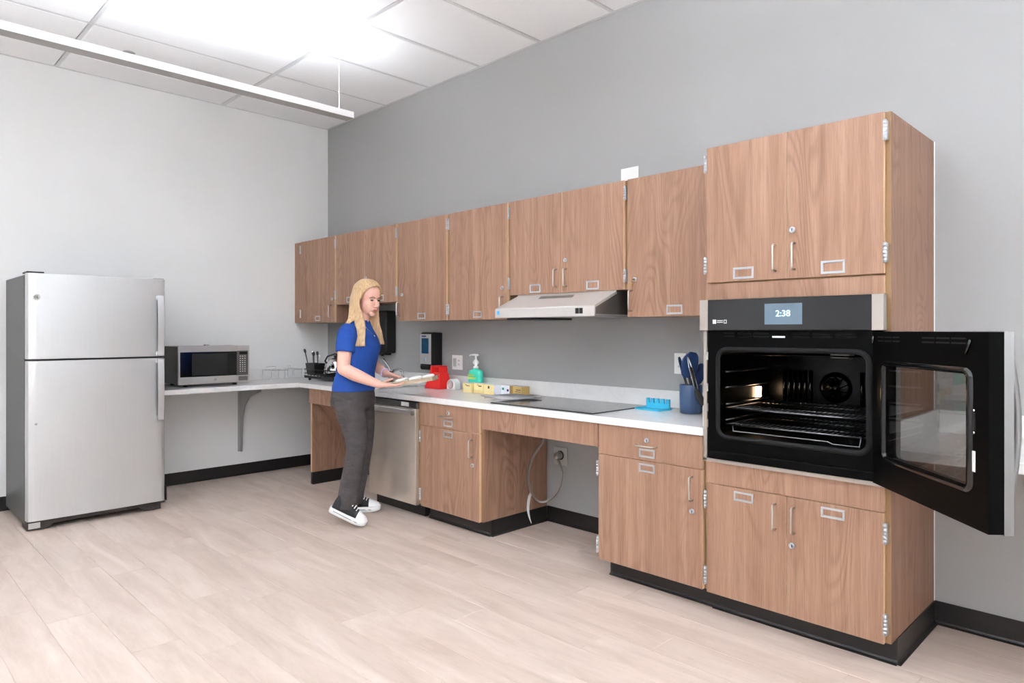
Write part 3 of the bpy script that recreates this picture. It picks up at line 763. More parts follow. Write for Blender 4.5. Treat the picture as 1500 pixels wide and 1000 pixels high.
MB().box(0.592, 0.604, -0.004, 0.001, 0.985, 1.035, M4=DM).build('latch_slot', 'black', od)
for z in (0.978, 1.042): MB().tube([DM @ Vector((0.598, -0.004, z)), DM @ Vector((0.598, 0.002, z))], 0.004, 8).build('screw', 'chrome', od)
m = MB(); m.box(0.570, 0.602, -0.002, 0.0, 0.865, 0.925, M4=DM); m.build('paper_tag', 'white', od)
for p in ((0.012, 1.252, 0.004, 1.222), (0.585, 1.245, 0.562, 1.205)): MB().tube([DM @ Vector((p[0], -0.003, p[1])), DM @ Vector((p[2], -0.003, p[3]))], 0.005, 8).build('bumper', 'blackg', od)

# ------------------------------------------------------------------ range hood
t = thing('range_hood', 'stainless under-cabinet range hood above the cooktop', 'range hood', (3.33, -0.25, 1.345))
HX0, HX1, HF = 2.945, 3.708, -0.540
m = MB().prism([(-0.003, 1.362), (-0.003, 1.4975), (-0.345, 1.4975), (-0.350, 1.489), (HF, 1.408), (HF - 0.004, 1.402), (HF - 0.004, 1.352), (HF + 0.012, 1.352), (HF + 0.012, 1.362)], 'x', HX0, HX1)
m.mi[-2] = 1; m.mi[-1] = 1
hood = m.build('shell', ['hood', 'steel_d'], t)
MB().prism([(-0.352, 1.492), (HF, 1.4115), (HF - 0.005, 1.400), (HF - 0.005, 1.352), (HF + 0.004, 1.352), (HF + 0.004, 1.398), (-0.345, 1.478)], 'x', HX1 + 0.0002, HX1 + 0.004).build('edge_trim', 'hood', t)
MB().box(HX0 + 0.03, HX1 - 0.03, HF + 0.03, -0.03, 1.350, 1.361).build('filter', 'greym', t)
MB().box(HX0 + 0.06, HX0 + 0.32, HF + 0.04, -0.20, 1.338, 1.3495).build('lamp_cover', 'black', t)
for i in range(22):
    x = 3.18 + 0.012 * i
    MB().box(-0.0025, 0.0025, -0.022, 0.022, -0.0003, 0.0006, M4=Matrix.Translation((x, -0.392, 1.4719)) @ Matrix.Rotation(math.atan2(0.081, 0.19), 4, 'X') @ Matrix.Rotation(0.35, 4, 'Z')).build('vent_slot', 'black', t)
for x in (3.592, 3.620): MB().box(x - 0.011, x + 0.011, HF - 0.0075, HF - 0.0035, 1.366, 1.396).build('switch', 'black', t, 0.001)
MB().box(2.963, 2.981, HF - 0.0052, HF - 0.0042, 1.370, 1.392).build('sticker', 'sticker', t)

# ------------------------------------------------------------------ fridge
t = thing('refrigerator', 'stainless top-freezer refrigerator with charcoal sides by the left wall', 'refrigerator', (0.4, -2.13, 0.0005))
FY0, FY1, FZ = -2.545, -1.722, 1.632
MB().box(0.03, 0.690, FY0, FY1, 0.035, FZ).build('cabinet', 'fridge_side', t, 0.006)
def fdoor(z0, z1, name):
    prof = []
    pts = [(0.697, FY0 + 0.002), (0.740, FY0 + 0.002), (0.757, FY0 + 0.010), (0.764, FY0 + 0.030)]
    for k in range(9):
        q = k / 8; y = FY0 + 0.05 + q * (FY1 - FY0 - 0.10); pts.append((0.766 + 0.008 * (1 - (2 * q - 1) ** 2), y))
    pts += [(0.764, FY1 - 0.030), (0.757, FY1 - 0.010), (0.740, FY1 - 0.002), (0.697, FY1 - 0.002)]
    m = MB().prism(pts, 'z', z0, z1, 0, False)
    return m.build(name, 'steel_v', t, 0.003)
fz = fdoor(1.092, 1.640, 'freezer_door'); fd = fdoor(0.062, 1.080, 'fridge_door')
for d, z0, z1, zi in ((fz, 1.098, 1.520, 1), (fd, 0.645, 1.074, -1)):
    m = MB(); y0, y1 = -1.790, -1.748
    pr = []
    for k in range(9):
        q = k / 8; pr.append((0.806 + 0.012 * math.sin(math.pi * q), z0 + q * (z1 - z0)))
    prof = pr + [(x - 0.011, z) for x, z in reversed(pr)]
    m.prism(prof, 'y', y0, y1); m.mi[-1] = 1; m.mi[-2] = 1
    for z in (z0, z1 - 0.028): m.box(0.764, 0.800, y0 + 0.002, y1 - 0.002, z, z + 0.028)
    hd_ = m.build('handle', ['steel_v', 'fridge_side'], d, 0.002)
    MB().box(0.776, 0.793, y0 + 0.004, y1 - 0.010, z0 + 0.03, z1 - 0.03).build('handle_core', 'fridge_side', hd_)
Rb = Matrix.Translation((0.7655, -2.492, 1.487)) @ Matrix.Rotation(math.pi / 2, 4, 'Y')
def badge(parent, Rm, r):
    MB().lathe([(r, -0.002), (r, 0.002), (r * 0.9, 0.004), (r * 0.78, 0.003), (r * 0.2, 0.003)], 0, 0, 24, 0, True, Rm).build('badge', 'plate_g', parent)
    m = MB()
    for c, rr, a0, a1 in (((-0.32, 0.0), 0.30, 40, 320), ((0.28, 0.18), 0.20, 60, 300), ((0.28, -0.2), 0.22, 60, 300)):
        m.tube([Rm @ Vector((r * (c[1] + rr * math.sin(math.radians(a))), r * (c[0] + rr * math.cos(math.radians(a))), 0.0034)) for a in range(a0, a1 + 1, 20)], r * 0.07, 5)
    m.build('badge_script', 'ink', parent)
badge(fz, Rb, 0.020)
MB().tube([(0.762, -2.495, 0.680), (0.7675, -2.495, 0.680)], 0.008, 12).build('hole_plug', 'greym', fd)
m = MB().box(0.60, 0.735, FY0 + 0.004, FY0 + 0.10, 1.6405, 1.652).build('hinge_cap', 'black', t, 0.004)
MB().box(0.60, 0.735, FY1 - 0.07, FY1 - 0.004, 1.6405, 1.648).build('hinge_cap', 'greym', t, 0.003)
m = MB().prism([(FY0 + 0.004, 0.06), (FY0 + 0.004, 0.006), (FY0 + 0.12, 0.006), (FY0 + 0.15, 0.032), (FY1 - 0.17, 0.036), (FY1 - 0.14, 0.008), (FY1 - 0.03, 0.008), (FY1 - 0.03, 0.045), (FY1 - 0.004, 0.045), (FY1 - 0.004, 0.06)], 'x', 0.60, 0.748)
m.build('base_grille', 'fridge_foot', t)
for y in (FY0 + 0.06, FY1 - 0.06): MB().lathe([(0.022, 0.0), (0.022, 0.012), (0.012, 0.014), (0.012, 0.036)], 0.64, y, 14).build('foot', 'black', t)
for y in (FY0 + 0.06, FY1 - 0.06): MB().lathe([(0.022, 0.0), (0.022, 0.012), (0.012, 0.014), (0.012, 0.036)], 0.12, y, 14).build('foot', 'black', t)
MB().box(0.7482, 0.7492, FY0 + 0.012, FY0 + 0.075, 0.014, 0.050).build('sticker', 'plate_g', t)
MB().box(0.695, 0.770, FY1 - 0.0015, FY1 + 0.002, 0.064, 0.16).build('hinge_cover', 'black', t)

# ------------------------------------------------------------------ microwave
t = thing('microwave', 'stainless countertop microwave on the worktop beside the fridge', 'microwave', (0.28, -1.26, ZC1 + 0.0005))
m0, m1, mz0, mz1 = -1.540, -0.987, 0.857, 1.155
MB().box(0.085, 0.448, m0 + 0.004, m1 - 0.004, mz0 + 0.002, mz1 - 0.004).build('case', plain('microwave_case', (96, 93, 90), 0.35, 0.6), t, 0.003)
md = MB(); a, b = m0, -1.090
for (y0, y1, z0, z1) in ((a, b, mz1 - 0.047, mz1), (a, b, mz0, mz0 + 0.058), (a, a + 0.012, mz0 + 0.058, mz1 - 0.047)):
    md.box(0.450, 0.475, y0, y1, z0, z1)
mdo = md.build('door', 'steel_h', t)
MB().box(0.450, 0.472, a + 0.012, b, mz0 + 0.058, mz1 - 0.047).build('window', 'blackg', mdo)
MB().box(0.4722, 0.4728, a + 0.10, b - 0.075, mz0 + 0.066, mz1 - 0.060).build('window_screen', plain('microwave_mesh', (14, 14, 14), 0.5), mdo)
badge(mdo, Matrix.Translation((0.475, -1.262, mz0 + 0.030)) @ Matrix.Rotation(math.pi / 2, 4, 'Y'), 0.015)
mp = MB(); a, b = -1.0875, m1
for (y0, y1, z0, z1) in ((a, b, mz1 - 0.043, mz1), (a, b, mz0 + 0.004, mz0 + 0.056), (b - 0.010, b, mz0 + 0.056, mz1 - 0.043)):
    mp.box(0.450, 0.474, y0, y1, z0, z1)
mpo = mp.build('control_panel', 'steel_h', t)
MB().box(0.450, 0.472, a, b - 0.010, mz0 + 0.056, mz1 - 0.043).build('keypad', plain('keypad_plate', (78, 74, 71), 0.4), mpo)
MB().box(0.4722, 0.473, a + 0.018, b - 0.018, mz1 - 0.072, mz1 - 0.052).build('display', 'blackg', mpo)
for r in range(8):
    for c in range(3):
        y = a + 0.026 + c * 0.019; z = mz1 - 0.088 - r * 0.0175
        MB().box(0.4722, 0.4732, y - 0.004, y + 0.004, z - 0.003, z + 0.003).build('key', 'white', mpo)
MB().box(0.474, 0.4765, a + 0.010, b - 0.014, mz0 + 0.012, mz0 + 0.048).build('open_button', 'steel_d', mpo, 0.002)
for x in (0.13, 0.42):
    for y in (m0 + 0.07, m1 - 0.10): MB().lathe([(0.014, ZC1 + 0.0006), (0.017, ZC1 + 0.006), (0.017, mz0 + 0.004)], x, y, 12).build('foot', 'black', t)
MB().box(0.20, 0.24, -1.25, -1.22, mz1 - 0.004, mz1 + 0.006).build('vent_tab', 'greym', t)

# ------------------------------------------------------------------ cooktop and sink
t = thing('cooktop', 'black glass electric cooktop set flush in the white worktop', 'cooktop', (3.34, -0.33, ZC1 + 0.0005))
MB().box(2.955, 3.735, -0.592, -0.070, ZC1 + 0.0005, ZC1 + 0.007).build('glass', 'cooktop', t, 0.002)
for x, y, r in ((3.14, -0.46, 0.075), (3.14, -0.20, 0.095), (3.52, -0.46, 0.105), (3.52, -0.20, 0.075)):
    m = MB(); n = 40
    ring_faces(m, [[(x + (r - q) * math.cos(2 * math.pi * k / n), y + (r - q) * math.sin(2 * math.pi * k / n), ZC1 + 0.0073) for k in range(n)] for q in (0.0, 0.002)]); m.build('burner_ring', 'greym', t)
t = thing('sink', 'stainless drop-in sink in the worktop in front of the woman', 'sink', (1.3, -0.31, ZC1))
z = ZC1 + 0.0006; m = MB()
def sl(a, zz, r): return [(p, q, zz) for p, q in rrect(SX0 - a, SX1 + a, SY0 - a, SY1 + a, r, 5)]
ring_faces(m, [sl(0.022, z, 0.03), sl(0.020, z + 0.004, 0.03), sl(-0.012, z + 0.003, 0.04), sl(-0.02, z - 0.006, 0.04), sl(-0.03, z - 0.12, 0.05), sl(-0.05, z - 0.13, 0.05)], 0, True)
lp = sl(-0.05, z - 0.13, 0.05); m.add(lp, [tuple(range(len(lp)))])
m.build('basin', 'steel_h', t)
MB().lathe([(0.04, z - 0.1298), (0.04, z - 0.127), (0.03, z - 0.127), (0.028, z - 0.1285)], 1.3, -0.31, 20).build('drain', 'chrome', t)
t = thing('faucet', 'chrome lever faucet with low curved spout behind the sink', 'faucet', (1.25, -0.075, ZC1 + 0.001))
MB().box(1.12, 1.44, -0.098, -0.050, ZC1 + 0.001, ZC1 + 0.016).build('deck_plate', 'chrome', t, 0.006, 3)
MB().lathe([(0.024, ZC1 + 0.016), (0.022, ZC1 + 0.05), (0.02, ZC1 + 0.085), (0.012, ZC1 + 0.10)], 1.17, -0.074, 16).build('valve_body', 'chrome', t)
MB().tube([(1.17, -0.074, 0.925), (1.145, -0.078, 0.965), (1.105, -0.085, 1.008), (1.080, -0.09, 1.034)], [0.007, 0.006, 0.0065, 0.009], 8).build('lever', 'chrome', t)
MB().lathe([(0.02, ZC1 + 0.016), (0.016, ZC1 + 0.04), (0.013, ZC1 + 0.06)], 1.345, -0.074, 16).build('spout_base', 'chrome', t)
MB().tube([(1.345, -0.074, ZC1 + 0.05), (1.343, -0.078, 0.925), (1.347, -0.10, 0.952), (1.357, -0.135, 0.958), (1.372, -0.185, 0.948), (1.388, -0.225, 0.925), (1.39, -0.23, 0.905)], 0.012, 10).build('spout', 'chrome', t)

# ------------------------------------------------------------------ things on the wall under the cabinets
def plate(x0, x1, z0, z1, name, label, cat, mat='white', y=-0.0005):
    t = thing(name, label, cat, ((x0 + x1) / 2, y, (z0 + z1) / 2))
    MB().box(x0, x1, y - 0.006, y, z0, z1).build('cover_plate', mat, t, 0.002)
    return t
t = plate(1.890, 2.010, 0.974, 1.086, 'wall_switch', 'white two-gang switch plate on the grey wall above the white timer', 'switch')
MB().box(1.905, 1.940, -0.0085, -0.006, 0.998, 1.062).build('rocker', 'plate_g', t, 0.001)
MB().box(1.958, 1.993, -0.0085, -0.006, 0.998, 1.062).build('receptacle', 'white', t, 0.001)
for z in (1.045, 1.015):
    for x in (1.969, 1.981): MB().box(x - 0.0015, x + 0.0015, -0.0088, -0.0084, z - 0.006, z + 0.006).build('slot', 'ink', t)
t = plate(3.862, 3.935, 1.028, 1.146, 'wall_outlet', 'white wall outlet behind the navy utensils', 'outlet')
MB().box(3.881, 3.916, -0.0085, -0.006, 1.054, 1.120).build('receptacle', 'white', t, 0.001)
for z in (1.103, 1.071):
    for x in (3.892, 3.904): MB().box(x - 0.0015, x + 0.0015, -0.0088, -0.0084, z - 0.006, z + 0.006).build('slot', 'ink', t)
t = plate(3.491, 3.616, 2.150, 2.256, 'blank_plate', 'white blank wall plate showing above the cabinet tops', 'wall plate')
t = plate(2.945, 3.062, 0.388, 0.505, 'range_outlet', 'square grey outlet plate under the counter with the cooktop plug', 'outlet', 'plate_g')
R = Matrix.Translation((3.003, -0.0065, 0.452)) @ Matrix.Rotation(math.pi / 2, 4, 'X')
MB().lathe([(0.030, 0), (0.030, 0.003), (0.027, 0.004)], 0, 0, 20, 0, True, R).build('receptacle', 'black', t)
t = thing('power_conduit', 'flexible metal conduit looping under the cooktop to the wall outlet', 'cable', (2.95, -0.2, 0.2))
P = [(3.013, -0.055, 0.462), (3.035, -0.072, 0.445), (3.065, -0.082, 0.41), (3.088, -0.09, 0.36), (3.082, -0.10, 0.28), (3.045, -0.12, 0.21), (3.000, -0.145, 0.172), (2.962, -0.18, 0.175), (2.948, -0.225, 0.235), (2.960, -0.27, 0.335), (3.005, -0.30, 0.43), (3.076, -0.32, 0.52), (3.150, -0.335, 0.60), (3.20, -0.34, 0.68), (3.21, -0.34, 0.79)]
def spline(P, n):
    out = []; V = [Vector(p) for p in P]; V = [2 * V[0] - V[1]] + V + [2 * V[-1] - V[-2]]
    for i in range(1, len(V) - 2):
        for k in range(n):
            q = k / n; a, b, c, d = V[i - 1], V[i], V[i + 1], V[i + 2]
            out.append(0.5 * ((2 * b) + (-a + c) * q + (2 * a - 5 * b + 4 * c - d) * q * q + (-a + 3 * b - 3 * c + d) * q ** 3))
    out.append(V[-2]); return out
pts = spline(P, 14)
MB().tube(pts, [0.0098 if i % 2 else 0.0066 for i in range(len(pts))], 8).build('conduit', 'conduit', t)
MB().tube([(3.003, -0.0105, 0.452), (3.003, -0.045, 0.455), (3.020, -0.066, 0.455), (3.038, -0.075, 0.440)], [0.024, 0.022, 0.018, 0.012], 14).build('plug', 'nickel', t)
m = MB(); pp = spline([(2.948, -0.228, 0.232), (2.936, -0.234, 0.20), (2.929, -0.238, 0.13), (2.942, -0.240, 0.08), (2.963, -0.242, 0.042)], 4)
for i in range(len(pp) - 1):
    w0, w1 = [0.010 * (1 - 0.8 * (j / (len(pp) - 1)) ** 2) for j in (i, i + 1)]; p, q = pp[i], pp[i + 1]; e = Vector((0.7, 0.7, 0)); h = Vector((0.7, -0.7, 0)) * 0.0012
    m.add([p - e * w0 - h, p + e * w0 - h, q + e * w1 - h, q - e * w1 - h, p - e * w0 + h, p + e * w0 + h, q + e * w1 + h, q - e * w1 + h], [(0, 1, 2, 3), (4, 7, 6, 5), (0, 4, 5, 1), (1, 5, 6, 2), (2, 6, 7, 3), (3, 7, 4, 0)])
m.build('strap_tag', 'plate_g', t)
# soap dispenser
t = thing('soap_dispenser', 'black and silver wall soap dispenser with blue window', 'dispenser', (1.70, -0.0005, 0.97))
a, b = 1.620, 1.764
MB().prism([(-0.0005, 0.975), (-0.0005, 1.258), (-0.085, 1.262), (-0.100, 1.254), (-0.108, 1.235), (-0.108, 1.02), (-0.095, 0.985), (-0.06, 0.975)], 'x', a, b).build('housing', 'black', t, 0.004)
fpl = MB().box(a + 0.004, b - 0.006, -0.113, -0.107, 1.012, 1.248).build('front_plate', 'steel_v', t, 0.004)
MB().box(a + 0.024, b - 0.032, -0.1145, -0.1125, 1.095, 1.215).build('window', 'blue_glass', fpl, 0.003)
MB().prism([(1.686, 1.040), (1.692, 1.036), (1.698, 1.040), (1.698, 1.050), (1.692, 1.064), (1.686, 1.050)], 'y', -0.1142, -0.1128).build('drop_mark', 'white', fpl)
MB().prism([(1.679, 1.038), (1.684, 1.034), (1.690, 1.038), (1.688, 1.055), (1.684, 1.066)], 'y', -0.1146, -0.1140).build('drop_mark', 'sticker', fpl)
MB().box(a + 0.026, a + 0.080, -0.1140, -0.1128, 1.226, 1.236).build('brand_lettering', 'ink_b', fpl)
MB().prism([(-0.055, 0.970), (-0.100, 0.966), (-0.116, 0.974), (-0.118, 0.998), (-0.108, 1.010), (-0.06, 1.008)], 'x', a + 0.010, b - 0.020).build('push_bar', 'black', t, 0.004)
# towel dispenser
t = thing('towel_dispenser', "black paper towel dispenser on the grey wall behind the woman", 'dispenser', (1.03, -0.0005, 1.08))
MB().box(0.82, 1.142, -0.105, -0.0005, 1.083, 1.445).build('housing', 'black', t, 0.014, 3)
MB().box(0.85, 1.11, -0.090, -0.03, 1.066, 1.0825).build('paper_slot', 'blackg', t, 0.003)
MB().lathe([(0.012, 1.058), (0.016, 1.072), (0.016, 1.083)], 1.06, -0.085, 12).build('feed_knob', 'black', t)

# ------------------------------------------------------------------ small things on the worktop
zc = ZC1 + 0.0008
# red box
t = thing('red_grater_box', 'red plastic tapered box with handle slot on the worktop', 'box', (1.90, -0.14, zc))
m = MB(); n0 = [(1.800, -0.205), (1.990, -0.205), (1.990, -0.085), (1.800, -0.085)]
def quadloft(m, secs):
    for i in range(len(secs) - 1):
        (z0, q0), (z1, q1) = secs[i], secs[i + 1]
        m.add([(x, y, z0) for x, y in q0] + [(x, y, z1) for x, y in q1], [(0, 1, 5, 4), (1, 2, 6, 5), (2, 3, 7, 6), (3, 0, 4, 7)])
    m.add([(x, y, secs[0][0]) for x, y in secs[0][1]], [(3, 2, 1, 0)]); m.add([(x, y, secs[-1][0]) for x, y in secs[-1][1]], [(0, 1, 2, 3)])
def rct(x0, x1, y0, y1): return [(x0, y0), (x1, y0), (x1, y1), (x0, y1)]
quadloft(m, [(zc, rct(1.795, 1.978, -0.20, -0.085)), (zc + 0.022, rct(1.797, 1.976, -0.20, -0.085)), (zc + 0.045, rct(1.812, 1.972, -0.196, -0.087)), (zc + 0.118, rct(1.828, 1.956, -0.180, -0.095))])
weld(m.build('box_body', 'red', t, 0.004))
m = MB(); m.box(1.830, 1.850, -0.176, -0.100, zc + 0.116, zc + 0.160); m.box(1.933, 1.953, -0.176, -0.100, zc + 0.116, zc + 0.160); m.box(1.832, 1.951, -0.175, -0.101, zc + 0.1605, zc + 0.174)
m.build('carry_handle', 'red', t, 0.005)
# timer
t = thing('kitchen_timer', 'small white round-topped kitchen timer beside the red box', 'timer', (2.035, -0.12, zc))
prof = [(2.000, zc), (2.095, zc)] + [(2.0475 + 0.0475 * math.cos(math.radians(a)), zc + 0.035 + 0.045 * math.sin(math.radians(a))) for a in range(0, 181, 15)]
MB().prism(prof, 'y', -0.150, -0.095).build('case', 'white', t, 0.004)
R = Matrix.Translation((2.045, -0.150, zc + 0.04)) @ Matrix.Rotation(math.pi / 2, 4, 'X')
MB().lathe([(0.033, 0), (0.033, 0.003), (0.030, 0.004), (0.030, 0.002)], 0, 0, 24, 0, True, R).build('dial', 'plate_g', t)
m = MB()
for i in range(12):
    q = 2 * math.pi * i / 12; m.box(2.045 + 0.024 * math.cos(q) - 0.0015, 2.045 + 0.024 * math.cos(q) + 0.0015, -0.1548, -0.152, zc + 0.04 + 0.024 * math.sin(q) - 0.0015, zc + 0.04 + 0.024 * math.sin(q) + 0.0015)
m.build('dial_marks', 'red', t)
# hand soap
t = thing('soap_bottle', 'teal hand soap bottle with white pump behind the cartons', 'bottle', (2.255, -0.085, zc))
m = MB(); L = []
for zz, a, b in ((zc, 0.060, 0.026), (zc + 0.006, 0.066, 0.030), (zc + 0.12, 0.067, 0.030), (zc + 0.142, 0.064, 0.028), (zc + 0.152, 0.050, 0.022), (zc + 0.157, 0.020, 0.016), (zc + 0.17, 0.015, 0.015)):
    L.append([(2.255 + a * abs(math.cos(q)) ** 0.6 * (1 if math.cos(q) >= 0 else -1), -0.085 + b * abs(math.sin(q)) ** 0.8 * (1 if math.sin(q) >= 0 else -1), zz) for q in [2 * math.pi * k / 28 for k in range(28)]])
ring_faces(m, L, 0, True); m.add(L[0], [tuple(reversed(range(28)))]); m.add(L[-1], [tuple(range(28))])
bt = m.build('bottle_body', 'teal', t)
MB().box(2.205, 2.262, -0.1175, -0.1155, zc + 0.108, zc + 0.122).box(2.205, 2.285, -0.1175, -0.1155, zc + 0.088, zc + 0.102).build('label_lettering', 'lime', bt)
m = MB().prism([(2.195, zc + 0.012), (2.315, zc + 0.012), (2.315, zc + 0.032), (2.300, zc + 0.040), (2.285, zc + 0.046), (2.272, zc + 0.056), (2.255, zc + 0.046), (2.235, zc + 0.038), (2.215, zc + 0.044), (2.195, zc + 0.034)], 'y', -0.1175, -0.1155); m.build('label_scene', 'peach', bt)
MB().lathe([(0.019, zc + 0.165), (0.019, zc + 0.178), (0.010, zc + 0.182), (0.012, zc + 0.190), (0.023, zc + 0.203), (0.022, zc + 0.213), (0.010, zc + 0.228), (0.007, zc + 0.232), (0.007, zc + 0.262)], 2.255, -0.085, 18).tube([(2.275, -0.085, zc + 0.262), (2.235, -0.085, zc + 0.264), (2.195, -0.086, zc + 0.260), (2.187, -0.086, zc + 0.254)], [0.011, 0.010, 0.007, 0.005], 10, flat=0.7).build('pump', 'white', t)
# cartons
def carton(label, x0, x1, y0, y1, h, mats, rot, bits):
    cx, cy = (x0 + x1) / 2, (y0 + y1) / 2
    t = thing('carton', label, 'carton', (cx, cy, zc), 'small cartons on the worktop')
    Mx = Matrix.Translation((cx, cy, 0)) @ Matrix.Rotation(rot, 4, 'Z') @ Matrix.Translation((-cx, -cy, 0))
    m = MB().box(x0, x1, y0, y1, zc, zc + h, 0, front=0, M4=Mx); m.mi[-5] = 1
    if len(mats) > 2: m.mi[-3] = 2
    m.build('box', mats, t, 0.001)
    for nm, mat, a, b, c, d in bits: MB().box(a, b, y0 - 0.001, y0 + 0.001, zc + c, zc + d, M4=Mx).build(nm, mat, t)
    return t
carton('pale yellow carton beside the white timer, leftmost of the row', 2.258, 2.352, -0.215, -0.125, 0.066, ['yellow', 'carton_w'], -0.03,
       [('print_line', 'carton_w', 2.258, 2.352, 0.026, 0.029), ('print_text', 'ink', 2.300, 2.335, 0.046, 0.051), ('print_text', 'ink', 2.285, 2.305, 0.053, 0.056)])
carton('longer pale yellow carton in the middle of the carton row', 2.362, 2.585, -0.205, -0.130, 0.068, ['yellow', 'carton_w', 'carton_w'], -0.06,
       [('print_line', 'carton_w', 2.362, 2.585, 0.025, 0.028), ('print_fold', 'kraft', 2.469, 2.471, 0.0, 0.068), ('print_text', 'ink', 2.415, 2.448, 0.048, 0.054), ('print_text', 'ink', 2.398, 2.415, 0.056, 0.059), ('print_block', 'ink_b', 2.520, 2.535, 0.040, 0.058)])
carton('white carton with teal print and tan end beside the grey wire rack', 2.592, 2.690, -0.160, -0.085, 0.066, ['carton_w', 'carton_w', 'kraft'], -0.10,
       [('print_mark', 'ink_t', 2.608, 2.630, 0.034, 0.050), ('print_mark', 'ink_b', 2.662, 2.680, 0.026, 0.042)])
carton('tan kraft carton at the right end of the carton row', 2.700, 2.788, -0.150, -0.075, 0.064, ['kraft', 'carton_w'], -0.05,
       [('print_text', 'ink', 2.735, 2.782, 0.038, 0.043), ('print_text', 'ink', 2.728, 2.782, 0.026, 0.030)])
# wire cooling grid
t = thing('cooling_rack', 'grey wire cooling rack lying between the cartons and the cooktop', 'rack', (2.83, -0.27, zc))
A, B, C_, D_ = Vector((2.685, -0.425, 0)), Vector((2.97, -0.495, 0)), Vector((3.035, -0.225, 0)), Vector((2.75, -0.165, 0))
zr = ZC1 + 0.017
MB().tube([(*q.xy, zr) for q in (A, B, C_, D_)], 0.003, 8, closed=True).build('rim', 'wire', t)
for n, (p, q, r, s) in ((34, (A, B, D_, C_)), (22, (A, D_, B, C_))):
    for i in range(1, n):
        f = i / n; u, v = p.lerp(q, f), r.lerp(s, f)
        MB().tube([(u.x, u.y, zr + 0.001), (v.x, v.y, zr + 0.001)], 0.0013, 4).build('wire', 'wire', t)
for q in (A.lerp(C_, 0.06), B.lerp(D_, 0.06), C_.lerp(A, 0.06), D_.lerp(B, 0.06)): MB().tube([(q.x, q.y, zr), (q.x, q.y, ZC1 + (0.0078 if 2.955 < q.x and -0.592 < q.y else 0.001))], 0.0025, 6).build('foot', 'wire', t)
# spoon rest
t = thing('spoon_rest', 'cyan silicone spoon rest with four notches on the worktop', 'spoon rest', (3.83, -0.16, zc))
MR = Matrix.Translation((3.830, -0.165, zc)) @ Matrix.Rotation(-0.06, 4, 'Z')
m = MB(); ring_faces(m, [[(p, q, zz) for p, q in rrect(-0.085 + i, 0.085 - i, -0.065 + i, 0.055 - i, 0.012, 4)] for i, zz in ((0, 0.0), (-0.003, 0.010), (0.003, 0.010), (0.008, 0.004))], 0, False, MR)
lp = [MR @ Vector((p, q, 0.004)) for p, q in rrect(-0.077, 0.077, -0.057, 0.047, 0.012, 4)]; m.add(lp, [tuple(range(len(lp)))])
m.build('tray', 'cyan', t)
prof = [(-0.075, 0.004), (0.080, 0.004), (0.080, 0.058)]
for xx in (0.050, 0.016, -0.018, -0.052): prof += [(xx + 0.007, 0.058), (xx + 0.006, 0.034), (xx - 0.006, 0.034), (xx - 0.007, 0.058)]
prof += [(-0.075, 0.058)]
MB().prism(prof, 'y', 0.030, 0.044, M4=MR).build('notched_wall', 'cyan', t)
# utensil crock and its tools
t = thing('utensil_crock', 'slate blue ceramic utensil crock beside the oven cabinet', 'crock', (4.062, -0.165, zc))
cx, cy = 4.062, -0.165
MB().lathe([(0.050, zc), (0.058, zc + 0.004), (0.060, zc + 0.148), (0.058, zc + 0.151), (0.055, zc + 0.148), (0.053, zc + 0.010), (0.01, zc + 0.008)], cx, cy, 32).build('pot', 'crock', t)
Rv, Dv = Vector((0.7055, 0.709, 0)), Vector((-0.709, 0.7055, 0))
def cr(r, d, h): return Vector((cx, cy, zc)) + Rv * r + Dv * d + Vector((0, 0, h))
def blade(mb, c, up, side, w, h, th, pw=0.55):
    """a rounded paddle: rings along `up`, th thick"""
    nrm = side.cross(up).normalized(); loops = []
    for i in range(11):
        q = -1 + 2 * i / 10; ww = w * max(0.06, (1 - abs(q) ** 3) ** pw)
        loops.append([c + up * (h * q) + side * (ww * math.cos(a)) + nrm * (th * math.sin(a)) for a in [2 * math.pi * k / 16 for k in range(16)]])
    ring_faces(mb, loops, 0, True); mb.add(loops[0], [tuple(reversed(range(16)))]); mb.add(loops[-1], [tuple(range(16))])
def utensil(name, label, foot, neck, head, w, th, side):
    u = thing(name, label, 'utensil', foot, 'kitchen tools standing in the crock')
    MB().tube([foot, foot.lerp(neck, 0.5), neck], [0.006, 0.0075, 0.007], 8).build('handle', 'handle', u)
    m = MB(); up = (head - neck); h = up.length / 2 + 0.008; blade(m, (neck + head) / 2, up.normalized(), side.normalized(), w, h, th); m.build('head', 'navy', u)
utensil('silicone_spatula', 'broad navy silicone spatula leaning left in the crock', cr(0.02, 0.0, 0.014), cr(-0.012, -0.012, 0.195), cr(-0.008, -0.02, 0.318), 0.052, 0.006, Rv + Dv * 0.2 + Vector((0, 0, 0.25)))
utensil('slotted_turner', 'navy slotted turner at the far left of the crock', cr(0.022, 0.015, 0.014), cr(-0.030, 0.018, 0.19), cr(-0.056, 0.022, 0.29), 0.026, 0.006, Rv * 0.6 + Dv)
utensil('silicone_ladle', 'rounded navy silicone spoon on the right of the crock by the oven', cr(-0.01, 0.02, 0.014), cr(0.034, 0.022, 0.150), cr(0.062, 0.030, 0.255), 0.040, 0.010, Rv + Dv * 0.3)
u = thing('kitchen_tongs', 'steel tongs with dark grips hooked over the front of the crock', 'tongs', cr(0.02, -0.07, 0.06), 'kitchen tools standing in the crock')
pa, pb = cr(-0.028, -0.045, 0.300), cr(0.012, -0.066, 0.13)
for dx in (-0.007, 0.007):
    e = Rv * dx
    MB().tube([pa + e * 0.2, pa.lerp(pb, 0.3) + e, pb + e], [0.004, 0.0055, 0.006], 8, flat=0.5).build('arm', 'chrome', u)
MB().tube([pa.lerp(pb, 0.32), pa.lerp(pb, 0.93)], 0.008, 8).build('grip', 'handle', u)
